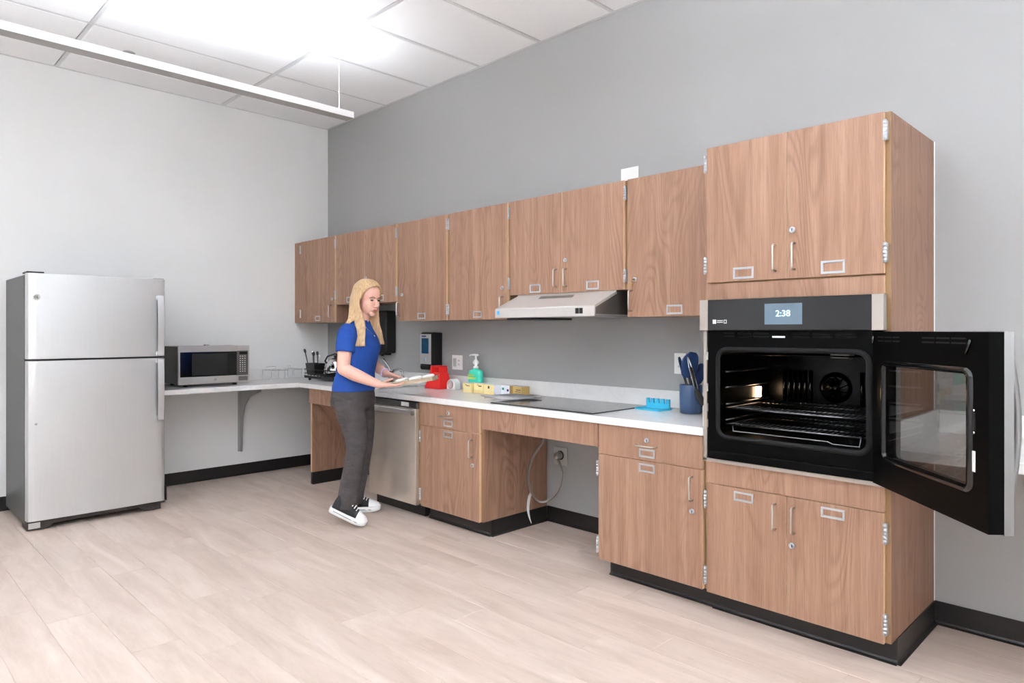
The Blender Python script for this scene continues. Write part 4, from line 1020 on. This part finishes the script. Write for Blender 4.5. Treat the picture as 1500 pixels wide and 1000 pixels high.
m = MB(); q = cr(0.030, -0.072, 0.085); blade(m, q, (pb - q).normalized(), Rv, 0.019, 0.055, 0.007, 0.6); m.build('tip', 'handle', u)
# chrome wire stands by the corner
def stand(label, x0, x1, y0, y1, h):
    t = thing('wire_stand', label, 'stand', ((x0 + x1) / 2, (y0 + y1) / 2, zc), 'chrome wire stands in the worktop corner')
    z1 = zc + h
    MB().tube([(p, q, z1) for p, q in rrect(x0, x1, y0, y1, 0.02, 4)], 0.0028, 6, closed=True).build('rim', 'chrome', t)
    for i in range(1, 8): MB().tube([(x0, y0 + (y1 - y0) * i / 8, z1 + 0.001), (x1, y0 + (y1 - y0) * i / 8, z1 + 0.001)], 0.0014, 5).build('wire', 'chrome', t)
    for x in (x0 + 0.004, x1 - 0.004):
        for y in (y0 + 0.02, y1 - 0.02): MB().tube([(x, y, z1), (x, y, zc + 0.002)], 0.0026, 6).build('leg', 'chrome', t)
    MB().tube([(x0 + 0.01, y0 + 0.05, z1), (x0 + 0.01, y0 + 0.05, z1 + 0.028), (x0 + 0.01, y1 - 0.05, z1 + 0.028), (x0 + 0.01, y1 - 0.05, z1)], 0.002, 6).build('guard_rail', 'chrome', t)
stand('low chrome wire stand on the worktop beside the microwave', 0.06, 0.24, -0.705, -0.515, 0.088)
stand('low chrome wire stand on the worktop beside the black dish rack', 0.05, 0.23, -0.490, -0.375, 0.092)
# dish rack and its load
t = thing('dish_rack', 'black dish drying rack on the worktop behind the woman', 'dish rack', (0.52, -0.31, zc))
a0, a1, b0, b1 = 0.330, 0.830, -0.420, -0.170
MB().prism([(b0, zc + 0.020), (b1, zc + 0.020), (b1 + 0.006, zc + 0.042), (b1, zc + 0.042), (b1 - 0.006, zc + 0.028), (b0 + 0.006, zc + 0.028), (b0, zc + 0.042), (b0 - 0.006, zc + 0.042)], 'x', a0, a1).build('drip_tray', 'black', t)
for x in (a0 + 0.04, a1 - 0.04):
    for y in (b0 + 0.03, b1 - 0.03): MB().lathe([(0.012, zc), (0.014, zc + 0.02)], x, y, 10).build('foot', 'black', t)
for zz in (zc + 0.062, zc + 0.098): MB().tube([(p, q, zz) for p, q in rrect(a0 - 0.006, a1 + 0.006, b0 - 0.008, b1 + 0.008, 0.02, 4)], 0.004 if zz > zc + 0.07 else 0.0028, 6, closed=True).build('rail', 'black', t)
for i in range(9):
    x = a0 + (a1 - a0) * (i + 0.5) / 9
    for y in (b0 - 0.008, b1 + 0.008): MB().tube([(x, y, zc + 0.035), (x, y, zc + 0.098)], 0.0024, 5).build('upright', 'black', t)
for i in range(8):
    x = a0 + (a1 - a0) * (i + 0.5) / 8; MB().tube([(x, b0, zc + 0.045), (x, b1, zc + 0.045)], 0.002, 5).build('floor_wire', 'black', t)
t = thing('utensil_caddy', 'black plastic cutlery caddy in the dish rack', 'caddy', (0.42, -0.36, zc + 0.05))
m = MB(); quadloft(m, [(zc + 0.050, rct(0.345, 0.475, -0.405, -0.315)), (zc + 0.150, rct(0.330, 0.490, -0.412, -0.305))])
m.f.pop(); m.mi.pop(); m.sm.pop()
m.build('cup', 'black', t).modifiers.new('thick', 'SOLIDIFY').thickness = 0.004
for i, (nm, lb, mat, x, y, dx, dy, l, w) in enumerate((('table_knife', 'dark-handled knife leaning left out of the cutlery caddy', 'handle', 0.355, -0.38, -0.075, -0.01, 0.20, 0.006),
        ('table_spoon', 'steel spoon standing in the cutlery caddy', 'chrome', 0.385, -0.36, -0.028, 0.0, 0.185, 0.005),
        ('serving_fork', 'dark serving fork standing in the cutlery caddy', 'handle', 0.42, -0.37, -0.02, 0.0, 0.175, 0.007),
        ('paring_knife', 'short dark knife handle beside the fork in the caddy', 'handle', 0.45, -0.35, -0.018, 0.0, 0.18, 0.006),
        ('tea_spoon', 'small steel spoon at the right of the cutlery caddy', 'chrome', 0.475, -0.36, 0.012, 0.0, 0.15, 0.005))):
    u = thing(nm, lb, 'cutlery', (x, y, zc + 0.058), 'cutlery in the dish rack caddy')
    p, q = Vector((x, y, zc + 0.058)), Vector((x + dx, y + dy, zc + 0.058 + l))
    MB().tube([p, p.lerp(q, 0.6), q], [w * 0.5, w * 0.8, w], 8, flat=0.6).build('shaft', mat, u)
    m = MB(); blade(m, q, (q - p).normalized(), Rv, w * 1.9, 0.02, w * 0.6); m.build('end', mat, u)
t = thing('kettle', 'shiny steel kettle drying in the black dish rack', 'kettle', (0.66, -0.30, zc + 0.05))
MB().lathe([(0.070, zc + 0.048), (0.088, zc + 0.060), (0.090, zc + 0.10), (0.078, zc + 0.15), (0.058, zc + 0.185), (0.030, zc + 0.20), (0.012, zc + 0.205)], 0.655, -0.30, 28).build('kettle_body', 'chrome', t)
MB().lathe([(0.010, zc + 0.205), (0.016, zc + 0.212), (0.016, zc + 0.222), (0.008, zc + 0.226)], 0.655, -0.30, 14).build('lid_knob', 'black', t)
MB().tube([(0.60, -0.335, zc + 0.13), (0.585, -0.36, zc + 0.175), (0.60, -0.345, zc + 0.215), (0.655, -0.30, zc + 0.238), (0.705, -0.265, zc + 0.21)], 0.008, 8).build('handle', 'black', t)
MB().tube([(0.700, -0.345, zc + 0.11), (0.735, -0.375, zc + 0.15), (0.745, -0.385, zc + 0.165)], [0.02, 0.013, 0.010], 10).build('spout', 'chrome', t)

# ------------------------------------------------------------------ ceiling fittings
GP = 'linear pendant uplights hung from the ceiling'
def pendant(x, y1, y0, label, glow='uplight'):
    t = thing('pendant_light', label, 'pendant light', (x, (y0 + y1) / 2, 2.711), GP)
    w = 0.045
    MB().prism([(x - w, 2.711), (x + w, 2.711), (x + w, 2.752), (x + w - 0.004, 2.752), (x + w - 0.004, 2.735), (x - w + 0.004, 2.735), (x - w + 0.004, 2.752), (x - w, 2.752)], 'y', y0, y1).build('housing', 'whitem', t)
    MB().box(x - w + 0.001, x + w - 0.001, y0 + 0.001, y1 - 0.001, 2.7095, 2.7108).build('shade_sheet', 'pen_shade', t)  # thin grey sheet paints in the shade of the unlit underside
    for y in (y0, y1): MB().box(x - w, x + w, y - 0.002, y + 0.002, 2.711, 2.752).build('end_cap', 'whitem', t)
    MB().box(x - w + 0.006, x + w - 0.006, y0 + 0.004, y1 - 0.004, 2.738, 2.744).build('light_strip', glow, t)
    for y in (y1 - 0.085, (y0 + y1) / 2, y0 + 0.085):
        MB().tube([(x, y, 2.745), (x, y, H - 0.012)], 0.0018, 6).build('cable', 'whitem', t)
        MB().lathe([(0.008, H - 0.05), (0.010, H - 0.03), (0.010, H - 0.012), (0.034, H - 0.010), (0.040, H - 0.002), (0.040, H + 0.0004)], x, y, 20).build('canopy', 'whitem', t)
    return t
pendant(1.902, -0.915, -5.80, 'long white linear pendant light hanging near the left wall', 'uplight_dim')
pendant(4.340, -0.915, -5.80, 'added fill pendant light out of view over the middle of the room')  # this and the following rows are invented, out of view, to brighten the room
pendant(5.560, -0.915, -5.80, 'added fill pendant light out of view above the oven cabinet side of the room')
pendant(6.780, -0.915, -5.80, 'added fill pendant light out of view in the right half of the room')
pendant(8.000, -0.915, -5.80, 'added fill pendant light out of view nearest the right wall')
pendant(3.120, -2.60, -5.80, 'shorter added fill pendant light out of view between the longer rows')
t = thing('sprinkler_head', 'small ceiling sprinkler head with round escutcheon', 'sprinkler', (0.671, -1.936, H - 0.03))
MB().lathe([(0.040, H + 0.0008), (0.040, H - 0.003), (0.030, H - 0.008), (0.016, H - 0.009)], 0.671, -1.936, 22).build('escutcheon', 'greym', t)
MB().lathe([(0.010, H - 0.008), (0.010, H - 0.022), (0.004, H - 0.024), (0.004, H - 0.036), (0.016, H - 0.037), (0.016, H - 0.039)], 0.671, -1.936, 14).build('nozzle', 'chrome', t)
# ------------------------------------------------------------------ the person (own frame: x along the stride, y away from the room, z up)
PO = Vector((1.9053, -0.8902, 0.0))
pn = thing('person', 'woman with long blonde hair in blue top and grey trousers carrying a pan', 'person', PO)
pn.rotation_euler = (0, 0, YAW)
OFF[pn.name] = Vector((0, 0, 0))
HD = Vector((0.950, -0.311, 0)); LF = Vector((0.311, 0.951, 0)); UP = Vector((0, 0, 1))
def rings(m, secs, n=22):
    L = []
    for (c, w, t) in secs:
        c = Vector(c); L.append([c + LF * (w * math.cos(2 * math.pi * k / n)) + HD * (t * math.sin(2 * math.pi * k / n)) for k in range(n)])
    ring_faces(m, L, 0, True); m.add(L[0], [tuple(reversed(range(n)))]); m.add(L[-1], [tuple(range(n))])
def organic(o, voxel, it=6, fac=0.5):
    r = o.modifiers.new('remesh', 'REMESH'); r.mode = 'VOXEL'; r.voxel_size = voxel; r.use_smooth_shade = True
    s = o.modifiers.new('smooth', 'SMOOTH'); s.iterations = it; s.factor = fac
    return o
def limb(m, pts, rs, n=14):
    pts = [Vector(p) for p in pts]
    m.tube(pts, rs, n)
    for p, r in ((pts[0], rs[0]), (pts[-1], rs[-1])): m.ball(p, r * 0.98, r * 0.98, r * 0.98, 12, 8)
def hand(m, wrist, d, nrm, curls, thumb, size=1.0):
    """palm, four unequal fingers and a thumb; d = pointing direction, nrm = back of the hand"""
    d = Vector(d).normalized(); nrm = Vector(nrm); nrm = (nrm - d * nrm.dot(d)).normalized(); sd = d.cross(nrm).normalized()
    w = Vector(wrist); L = []
    for q, hw, th in ((-0.02, 0.024, 0.019), (0.0, 0.025, 0.018), (0.03, 0.036, 0.017), (0.06, 0.040, 0.014), (0.085, 0.038, 0.011)):
        L.append([w + d * q * size + sd * (hw * math.cos(a)) * size + nrm * (th * math.sin(a)) * size for a in [2 * math.pi * k / 14 for k in range(14)]])
    ring_faces(m, L, 0, True); m.add(L[0], [tuple(reversed(range(14)))]); m.add(L[-1], [tuple(range(14))])
    for i, (off, ln, r) in enumerate(((-0.029, 0.062, 0.0078), (-0.010, 0.078, 0.0084), (0.010, 0.083, 0.0086), (0.029, 0.075, 0.0083))):
        p = w + d * 0.078 * size + sd * off * size; a = 0.0; pts = [p]; rr = [r * size]
        for j, f in enumerate((0.46, 0.30, 0.24)):
            a += curls[j]; dd = d * math.cos(a) - nrm * math.sin(a); p = p + dd * ln * f * size; pts.append(p); rr.append(r * size * (1 - 0.10 * (j + 1)))
        limb(m, pts, rr, 10)
    b = w + d * 0.022 * size + sd * 0.028 * thumb[0] * size; t1 = b + (d * 0.55 + sd * thumb[0] * 0.8 - nrm * thumb[1] * 0.4).normalized() * 0.036 * size
    t2 = t1 + (d * 0.9 + sd * thumb[0] * 0.25 - nrm * thumb[1] * 0.5).normalized() * 0.030 * size; t3 = t2 + (d - nrm * thumb[1] * 0.3).normalized() * 0.024 * size
    limb(m, [b, t1, t2, t3], [0.014 * size, 0.0115 * size, 0.0098 * size, 0.0082 * size], 10)
# --- head frame
HC = Vector((0.098, -0.010, 1.497))
fa = math.radians(-36)
F0 = Vector((math.cos(fa), math.sin(fa), 0)); S0 = Vector((-math.sin(fa), math.cos(fa), 0))
pt_ = math.radians(16)
HF_ = (F0 * math.cos(pt_) - UP * math.sin(pt_)).normalized(); HU = (UP * math.cos(pt_) + F0 * math.sin(pt_)).normalized(); HS = S0    # HS: her left
HM = Matrix((( HF_.x, HS.x, HU.x, HC.x), (HF_.y, HS.y, HU.y, HC.y), (HF_.z, HS.z, HU.z, HC.z), (0, 0, 0, 1)))
HR = HM.to_3x3().to_4x4()
def hp_(f, s, u): return HM @ Vector((f, s, u))
b = MB()
b.ball(hp_(-0.010, 0, 0.030), 0.093, 0.073, 0.084, 24, 16, M4=HR)
b.ball(hp_(0.028, 0, -0.035), 0.062, 0.056, 0.078, 20, 14, M4=HR)
b.ball(hp_(0.070, 0, -0.094), 0.020, 0.024, 0.018, 14, 10, M4=HR)
b.ball(hp_(0.060, 0.030, -0.030), 0.026, 0.024, 0.026, 12, 8, M4=HR); b.ball(hp_(0.060, -0.030, -0.030), 0.026, 0.024, 0.026, 12, 8, M4=HR)
b.ball(hp_(0.066, 0, 0.020), 0.020, 0.048, 0.012, 14, 8, M4=HR)
b.tube([hp_(0.082, 0, 0.012), hp_(0.097, 0, -0.012), hp_(0.109, 0, -0.030), hp_(0.098, 0, -0.040)], [0.008, 0.010, 0.012, 0.010], 10)
for s in (-1, 1): b.ball(hp_(0.096, s * 0.009, -0.036), 0.009, 0.008, 0.008, 10, 6, M4=HR)
b.ball(hp_(0.084, 0, -0.062), 0.014, 0.024, 0.014, 12, 8, M4=HR)
for s in (-1, 1): b.ball(hp_(-0.010, s * 0.072, -0.008), 0.014, 0.008, 0.026, 10, 8, M4=HR)
limb(b, [hp_(-0.030, 0, -0.055), (0.062, 0.0, 1.36), (0.045, 0.004, 1.30)], [0.050, 0.047, 0.056], 16)
rings(b, [((0.020, 0, 0.93), 0.125, 0.090), ((0.034, 0, 1.10), 0.130, 0.095), ((0.036, 0, 1.22), 0.140, 0.090), ((0.034, 0, 1.29), 0.120, 0.060), ((0.045, 0, 1.33), 0.06, 0.045)])
limb(b, [(-0.010, -0.145, 1.268), (-0.016, -0.182, 1.14), (-0.018, -0.208, 1.030)], [0.046, 0.047, 0.042])
limb(b, [(-0.018, -0.208, 1.024), (0.065, -0.226, 0.986), (0.150, -0.236, 0.952), (0.219, -0.238, 0.925)], [0.043, 0.043, 0.034, 0.025])
limb(b, [(0.060, 0.158, 1.262), (0.078, 0.192, 1.15), (0.088, 0.200, 1.04)], [0.044, 0.043, 0.039])
limb(b, [(0.088, 0.200, 1.036), (0.135, 0.155, 1.010), (0.180, 0.112, 0.988), (0.214, 0.080, 0.973)], [0.040, 0.038, 0.030, 0.024])
hand(b, (0.219, -0.238, 0.923), (0.97, 0.22, -0.03), (0, 0, -1), (-0.05, 0.25, 0.45), (1, 1.0))
hand(b, (0.216, 0.078, 0.973), (0.80, -0.58, -0.10), (0.1, 0.2, 1), (0.05, 0.12, 0.15), (-1, 0.9))
body = organic(b.build('body', 'skin', pn), 0.0036, 3, 0.5)
# face details
for s in (-1, 1):
    m = MB(); m.ball(hp_(0.0795, s * 0.031, 0.002), 0.008, 0.0135, 0.0052, 12, 8, M4=HR); m.build('eye', 'eye', body)
    MB().tube([hp_(0.086, s * 0.014, 0.021), hp_(0.085, s * 0.032, 0.026), hp_(0.074, s * 0.050, 0.020)], [0.0028, 0.0034, 0.0018], 6).build('eyebrow', 'brow', body)
m = MB(); m.ball(hp_(0.0955, 0, -0.0600), 0.0055, 0.020, 0.0042, 12, 6, M4=HR); m.ball(hp_(0.0945, 0, -0.0680), 0.006, 0.017, 0.0048, 12, 6, M4=HR); m.build('lips', 'lip', body)
# shirt
m = MB()
rings(m, [((0.000, 0, 0.868), 0.168, 0.136), ((0.002, 0, 0.90), 0.168, 0.137), ((0.014, 0, 0.99), 0.154, 0.119), ((0.030, 0, 1.09), 0.160, 0.128), ((0.044, 0, 1.17), 0.166, 0.136), ((0.036, 0, 1.24), 0.172, 0.114), ((0.030, 0, 1.292), 0.156, 0.084), ((0.040, 0, 1.328), 0.100, 0.064), ((0.050, 0, 1.345), 0.066, 0.056)])
m.tube([(-0.002, -0.118, 1.288), (-0.008, -0.150, 1.255), (-0.013, -0.172, 1.19), (-0.016, -0.184, 1.132)], [0.052, 0.064, 0.063, 0.061], 18)
m.tube([(0.055, 0.128, 1.285), (0.062, 0.160, 1.250), (0.072, 0.182, 1.19), (0.079, 0.193, 1.135)], [0.052, 0.062, 0.060, 0.057], 18)
organic(m.build('shirt', 'shirt', pn), 0.007, 3, 0.5)
m = MB().tube([(0.066, -0.068, 1.330), (0.098, -0.062, 1.295), (0.128, -0.052, 1.262), (0.140, -0.040, 1.246)], 0.0012, 5); m.ball((0.1495, -0.040, 1.238), 0.006, 0.006, 0.007, 8, 6); m.build('necklace', 'chrome', pn)
# trousers
m = MB()
rings(m, [((0.000, 0, 0.735), 0.120, 0.100), ((-0.002, 0, 0.765), 0.176, 0.136), ((-0.004, 0, 0.80), 0.178, 0.142), ((-0.002, 0, 0.85), 0.166, 0.136), ((0.0, 0, 0.885), 0.158, 0.128)])
m.tube([(-0.018, -0.082, 0.80), (0.006, -0.095, 0.71), (0.032, -0.112, 0.62), (0.056, -0.138, 0.50), (0.040, -0.160, 0.38), (0.014, -0.186, 0.22), (0.002, -0.206, 0.105)], [0.094, 0.094, 0.084, 0.070, 0.067, 0.068, 0.069], 18)
m.tube([(0.026, 0.080, 0.80), (0.034, 0.088, 0.70), (0.042, 0.100, 0.60), (0.036, 0.120, 0.46), (0.008, 0.132, 0.30), (-0.024, 0.142, 0.16), (-0.040, 0.148, 0.070)], [0.094, 0.092, 0.082, 0.069, 0.067, 0.068, 0.070], 18)
organic(m.build('trousers', 'trouser', pn), 0.008, 4, 0.5)
# hair: strands from the parting, over the sides and down
rnd = random.Random(5)
m = MB()
m.ball(hp_(-0.022, 0, 0.036), 0.090, 0.078, 0.086, 24, 16, M4=HR)
for side in (-1, 1):
    for i in range(70):
        q = i / 69; f0 = 0.058 - 0.153 * q
        k = math.sqrt(max(0.05, 1 - ((f0 + 0.010) / 0.104) ** 2))
        fs = 0.020 - 0.111 * q + rnd.uniform(-0.004, 0.004)
        ks = math.sqrt(max(0.08, 1 - ((fs + 0.012) / 0.106) ** 2))
        pts = [hp_(f0, side * 0.002, 0.030 + 0.094 * k), hp_(f0 * 0.92 + fs * 0.08, side * 0.040 * max(k, 0.5), 0.034 + 0.080 * k), hp_(f0 * 0.45 + fs * 0.55, side * 0.074 * ks, 0.060), hp_(fs, side * 0.086 * ks, 0.010), hp_(fs - 0.004, side * 0.089 * max(ks, 0.55), -0.045)]
        if side < 0: mid, end = Vector((0.092 - 0.083 * q, -0.112 + 0.020 * q, 1.335)), Vector((0.112 - 0.088 * q, -0.158 - 0.012 * (1 - q), 1.168 + 0.012 * rnd.random() + (0.055 * max(0, q - 0.7))))
        else: mid, end = Vector((0.160 - 0.112 * q, 0.036 + 0.034 * q, 1.335)), Vector((0.202 - 0.132 * q, 0.020 + 0.050 * q, 1.178 + 0.014 * rnd.random()))
        if q > 0.72: mid, end = Vector((0.020 - 0.10 * (q - 0.72), -0.040 + side * 0.055, 1.36)), Vector((-0.050 + 0.02 * rnd.random(), -0.05 + side * 0.075, 1.275 + 0.02 * rnd.random()))
        j = lambda a: Vector((rnd.uniform(-a, a), rnd.uniform(-a, a), 0))
        pts += [mid + j(0.004), (mid + end) / 2 + j(0.004) + Vector((0.004, -0.006, 0)), end + j(0.006)]
        sp_ = spline(pts, 4); n = len(sp_)
        m.tube(sp_, [0.0100 * (0.75 + 0.35 * math.sin(math.pi * min(1, 1.2 * a / n))) * (1 - 0.45 * max(0, a / n - 0.75) / 0.25) for a in range(n)], 7, flat=0.75)
organic(m.build('hair', 'hair', pn), 0.0045, 3, 0.5)
# bracelet
m = MB(); c0, ax = Vector((0.196, 0.097, 0.981)), Vector((0.62, -0.76, -0.28)).normalized(); e1 = ax.cross(UP).normalized(); e2 = ax.cross(e1)
m.tube([c0 + (e1 * math.cos(2 * math.pi * k / 18) + e2 * math.sin(2 * math.pi * k / 18)) * 0.0295 for k in range(18)], 0.005, 6, closed=True); m.build('bracelet', 'bracelet', pn)
# shoes: own frame x heel to toe, z up
def shoe(Mx):
    out = [(0.0, 0.0), (0.004, 0.022), (0.022, 0.034), (0.07, 0.036), (0.12, 0.038), (0.17, 0.045), (0.205, 0.045), (0.235, 0.036), (0.253, 0.018), (0.258, 0.0)]
    out = out + [(x, -y) for x, y in reversed(out[1:-1])]
    up_ = lambda x: 0.012 * max(0, (x - 0.17) / 0.09) ** 2
    m = MB(); ring_faces(m, [[(x + e * (x - 0.13), y * (1 + e * 5), z + up_(x)) for x, y in out] for e, z in ((-0.03, 0.0), (0.0, 0.005), (0.012, 0.030), (0.0, 0.037))], 0, True, Mx)
    for z, rev in ((0.0, True), (0.037, False)):
        lp = [Mx @ Vector((x - (0.03 * (x - 0.13) if rev else 0), y * (0.85 if rev else 1), z + up_(x))) for x, y in out]; m.add(lp, [tuple(range(len(lp)))])
    s = m.build('sneaker', 'sole', pn); tag(s, 'white platform sole')
    m = MB(); L = []
    for x, w, h in ((0.010, 0.022, 0.050), (0.018, 0.028, 0.088), (0.060, 0.031, 0.094), (0.095, 0.032, 0.090), (0.125, 0.034, 0.078), (0.155, 0.036, 0.064), (0.182, 0.038, 0.052)):
        L.append([(x, w * math.cos(a), 0.034 + h * max(0, math.sin(a)) ** 0.8 if math.sin(a) > 0 else 0.034) for a in [math.pi * k / 12 for k in range(13)]])
    ring_faces(m, L, 0, True, Mx); m.add([Mx @ Vector(q) for q in L[0]], [tuple(range(13))]); m.build('canvas_upper', 'canvas', s)
    m = MB(); L = []
    for x, w, h in ((0.180, 0.039, 0.053), (0.205, 0.040, 0.043), (0.230, 0.034, 0.032), (0.246, 0.022, 0.020), (0.253, 0.010, 0.010)):
        L.append([(x, w * math.cos(a), 0.034 + up_(x) * 0.6 + h * max(0, math.sin(a)) ** 0.8) for a in [math.pi * k / 12 for k in range(13)]])
    ring_faces(m, L, 0, True, Mx); m.add([Mx @ Vector(q) for q in L[-1]], [tuple(range(13))]); m.build('toe_cap', 'sole', s)
    m = MB()
    for x, h in ((0.108, 0.122), (0.126, 0.114), (0.144, 0.106), (0.162, 0.097)):
        m.tube([Mx @ Vector((x, -0.024, h - 0.016)), Mx @ Vector((x + 0.004, 0, h)), Mx @ Vector((x, 0.024, h - 0.016))], 0.0042, 6)
    m.build('laces', 'lace', s)
    MB().tube([Mx @ Vector((0.03, -0.0365, 0.022)), Mx @ Vector((0.12, -0.041, 0.020)), Mx @ Vector((0.20, -0.0475, 0.021))], 0.0016, 5).build('sole_stripe', 'canvas', s)
shoe(Matrix.Translation((-0.105, 0.150, 0.001)) @ Matrix.Rotation(0.04, 4, 'Z'))
shoe(Matrix.Translation((-0.108, -0.238, 0.108)) @ Matrix.Rotation(0.06, 4, 'Z') @ Matrix.Rotation(math.radians(26), 4, 'Y'))
# baking pan held out in front
RM = Matrix.Rotation(YAW, 4, 'Z')
pan_o = PO + RM @ Vector((0.435, -0.085, 0.935))
t = thing('muffin_pan', 'tan muffin pan with white cups held in both hands', 'pan', pan_o)
t.rotation_euler = (0, -0.15, YAW - 0.06)
OFF[t.name] = Vector((0, 0, 0))
m = MB(); ring_faces(m, [[(p, q, zz) for p, q in rrect(-0.150 + i, 0.150 - i, -0.110 + i, 0.110 - i, 0.018, 4)] for i, zz in ((0.0, 0.014), (0.0, 0.017), (0.010, 0.015), (0.012, -0.006), (0.004, -0.008))], 0, False)
lp = [(p, q, 0.006) for p, q in rrect(-0.139, 0.139, -0.099, 0.099, 0.018, 4)]; m.add(lp, [tuple(range(len(lp)))])
lp = [(p, q, -0.008) for p, q in rrect(-0.146, 0.146, -0.106, 0.106, 0.018, 4)]; m.add(lp, [tuple(range(len(lp)))])
m.build('tray', 'pan', t)
for x in (-0.09, 0.0, 0.09):
    for y in (-0.052, 0.052): MB().lathe([(0.024, 0.0065), (0.034, 0.022), (0.033, 0.026), (0.020, 0.032), (0.004, 0.034)], x, y, 18).build('cup', 'white', t)
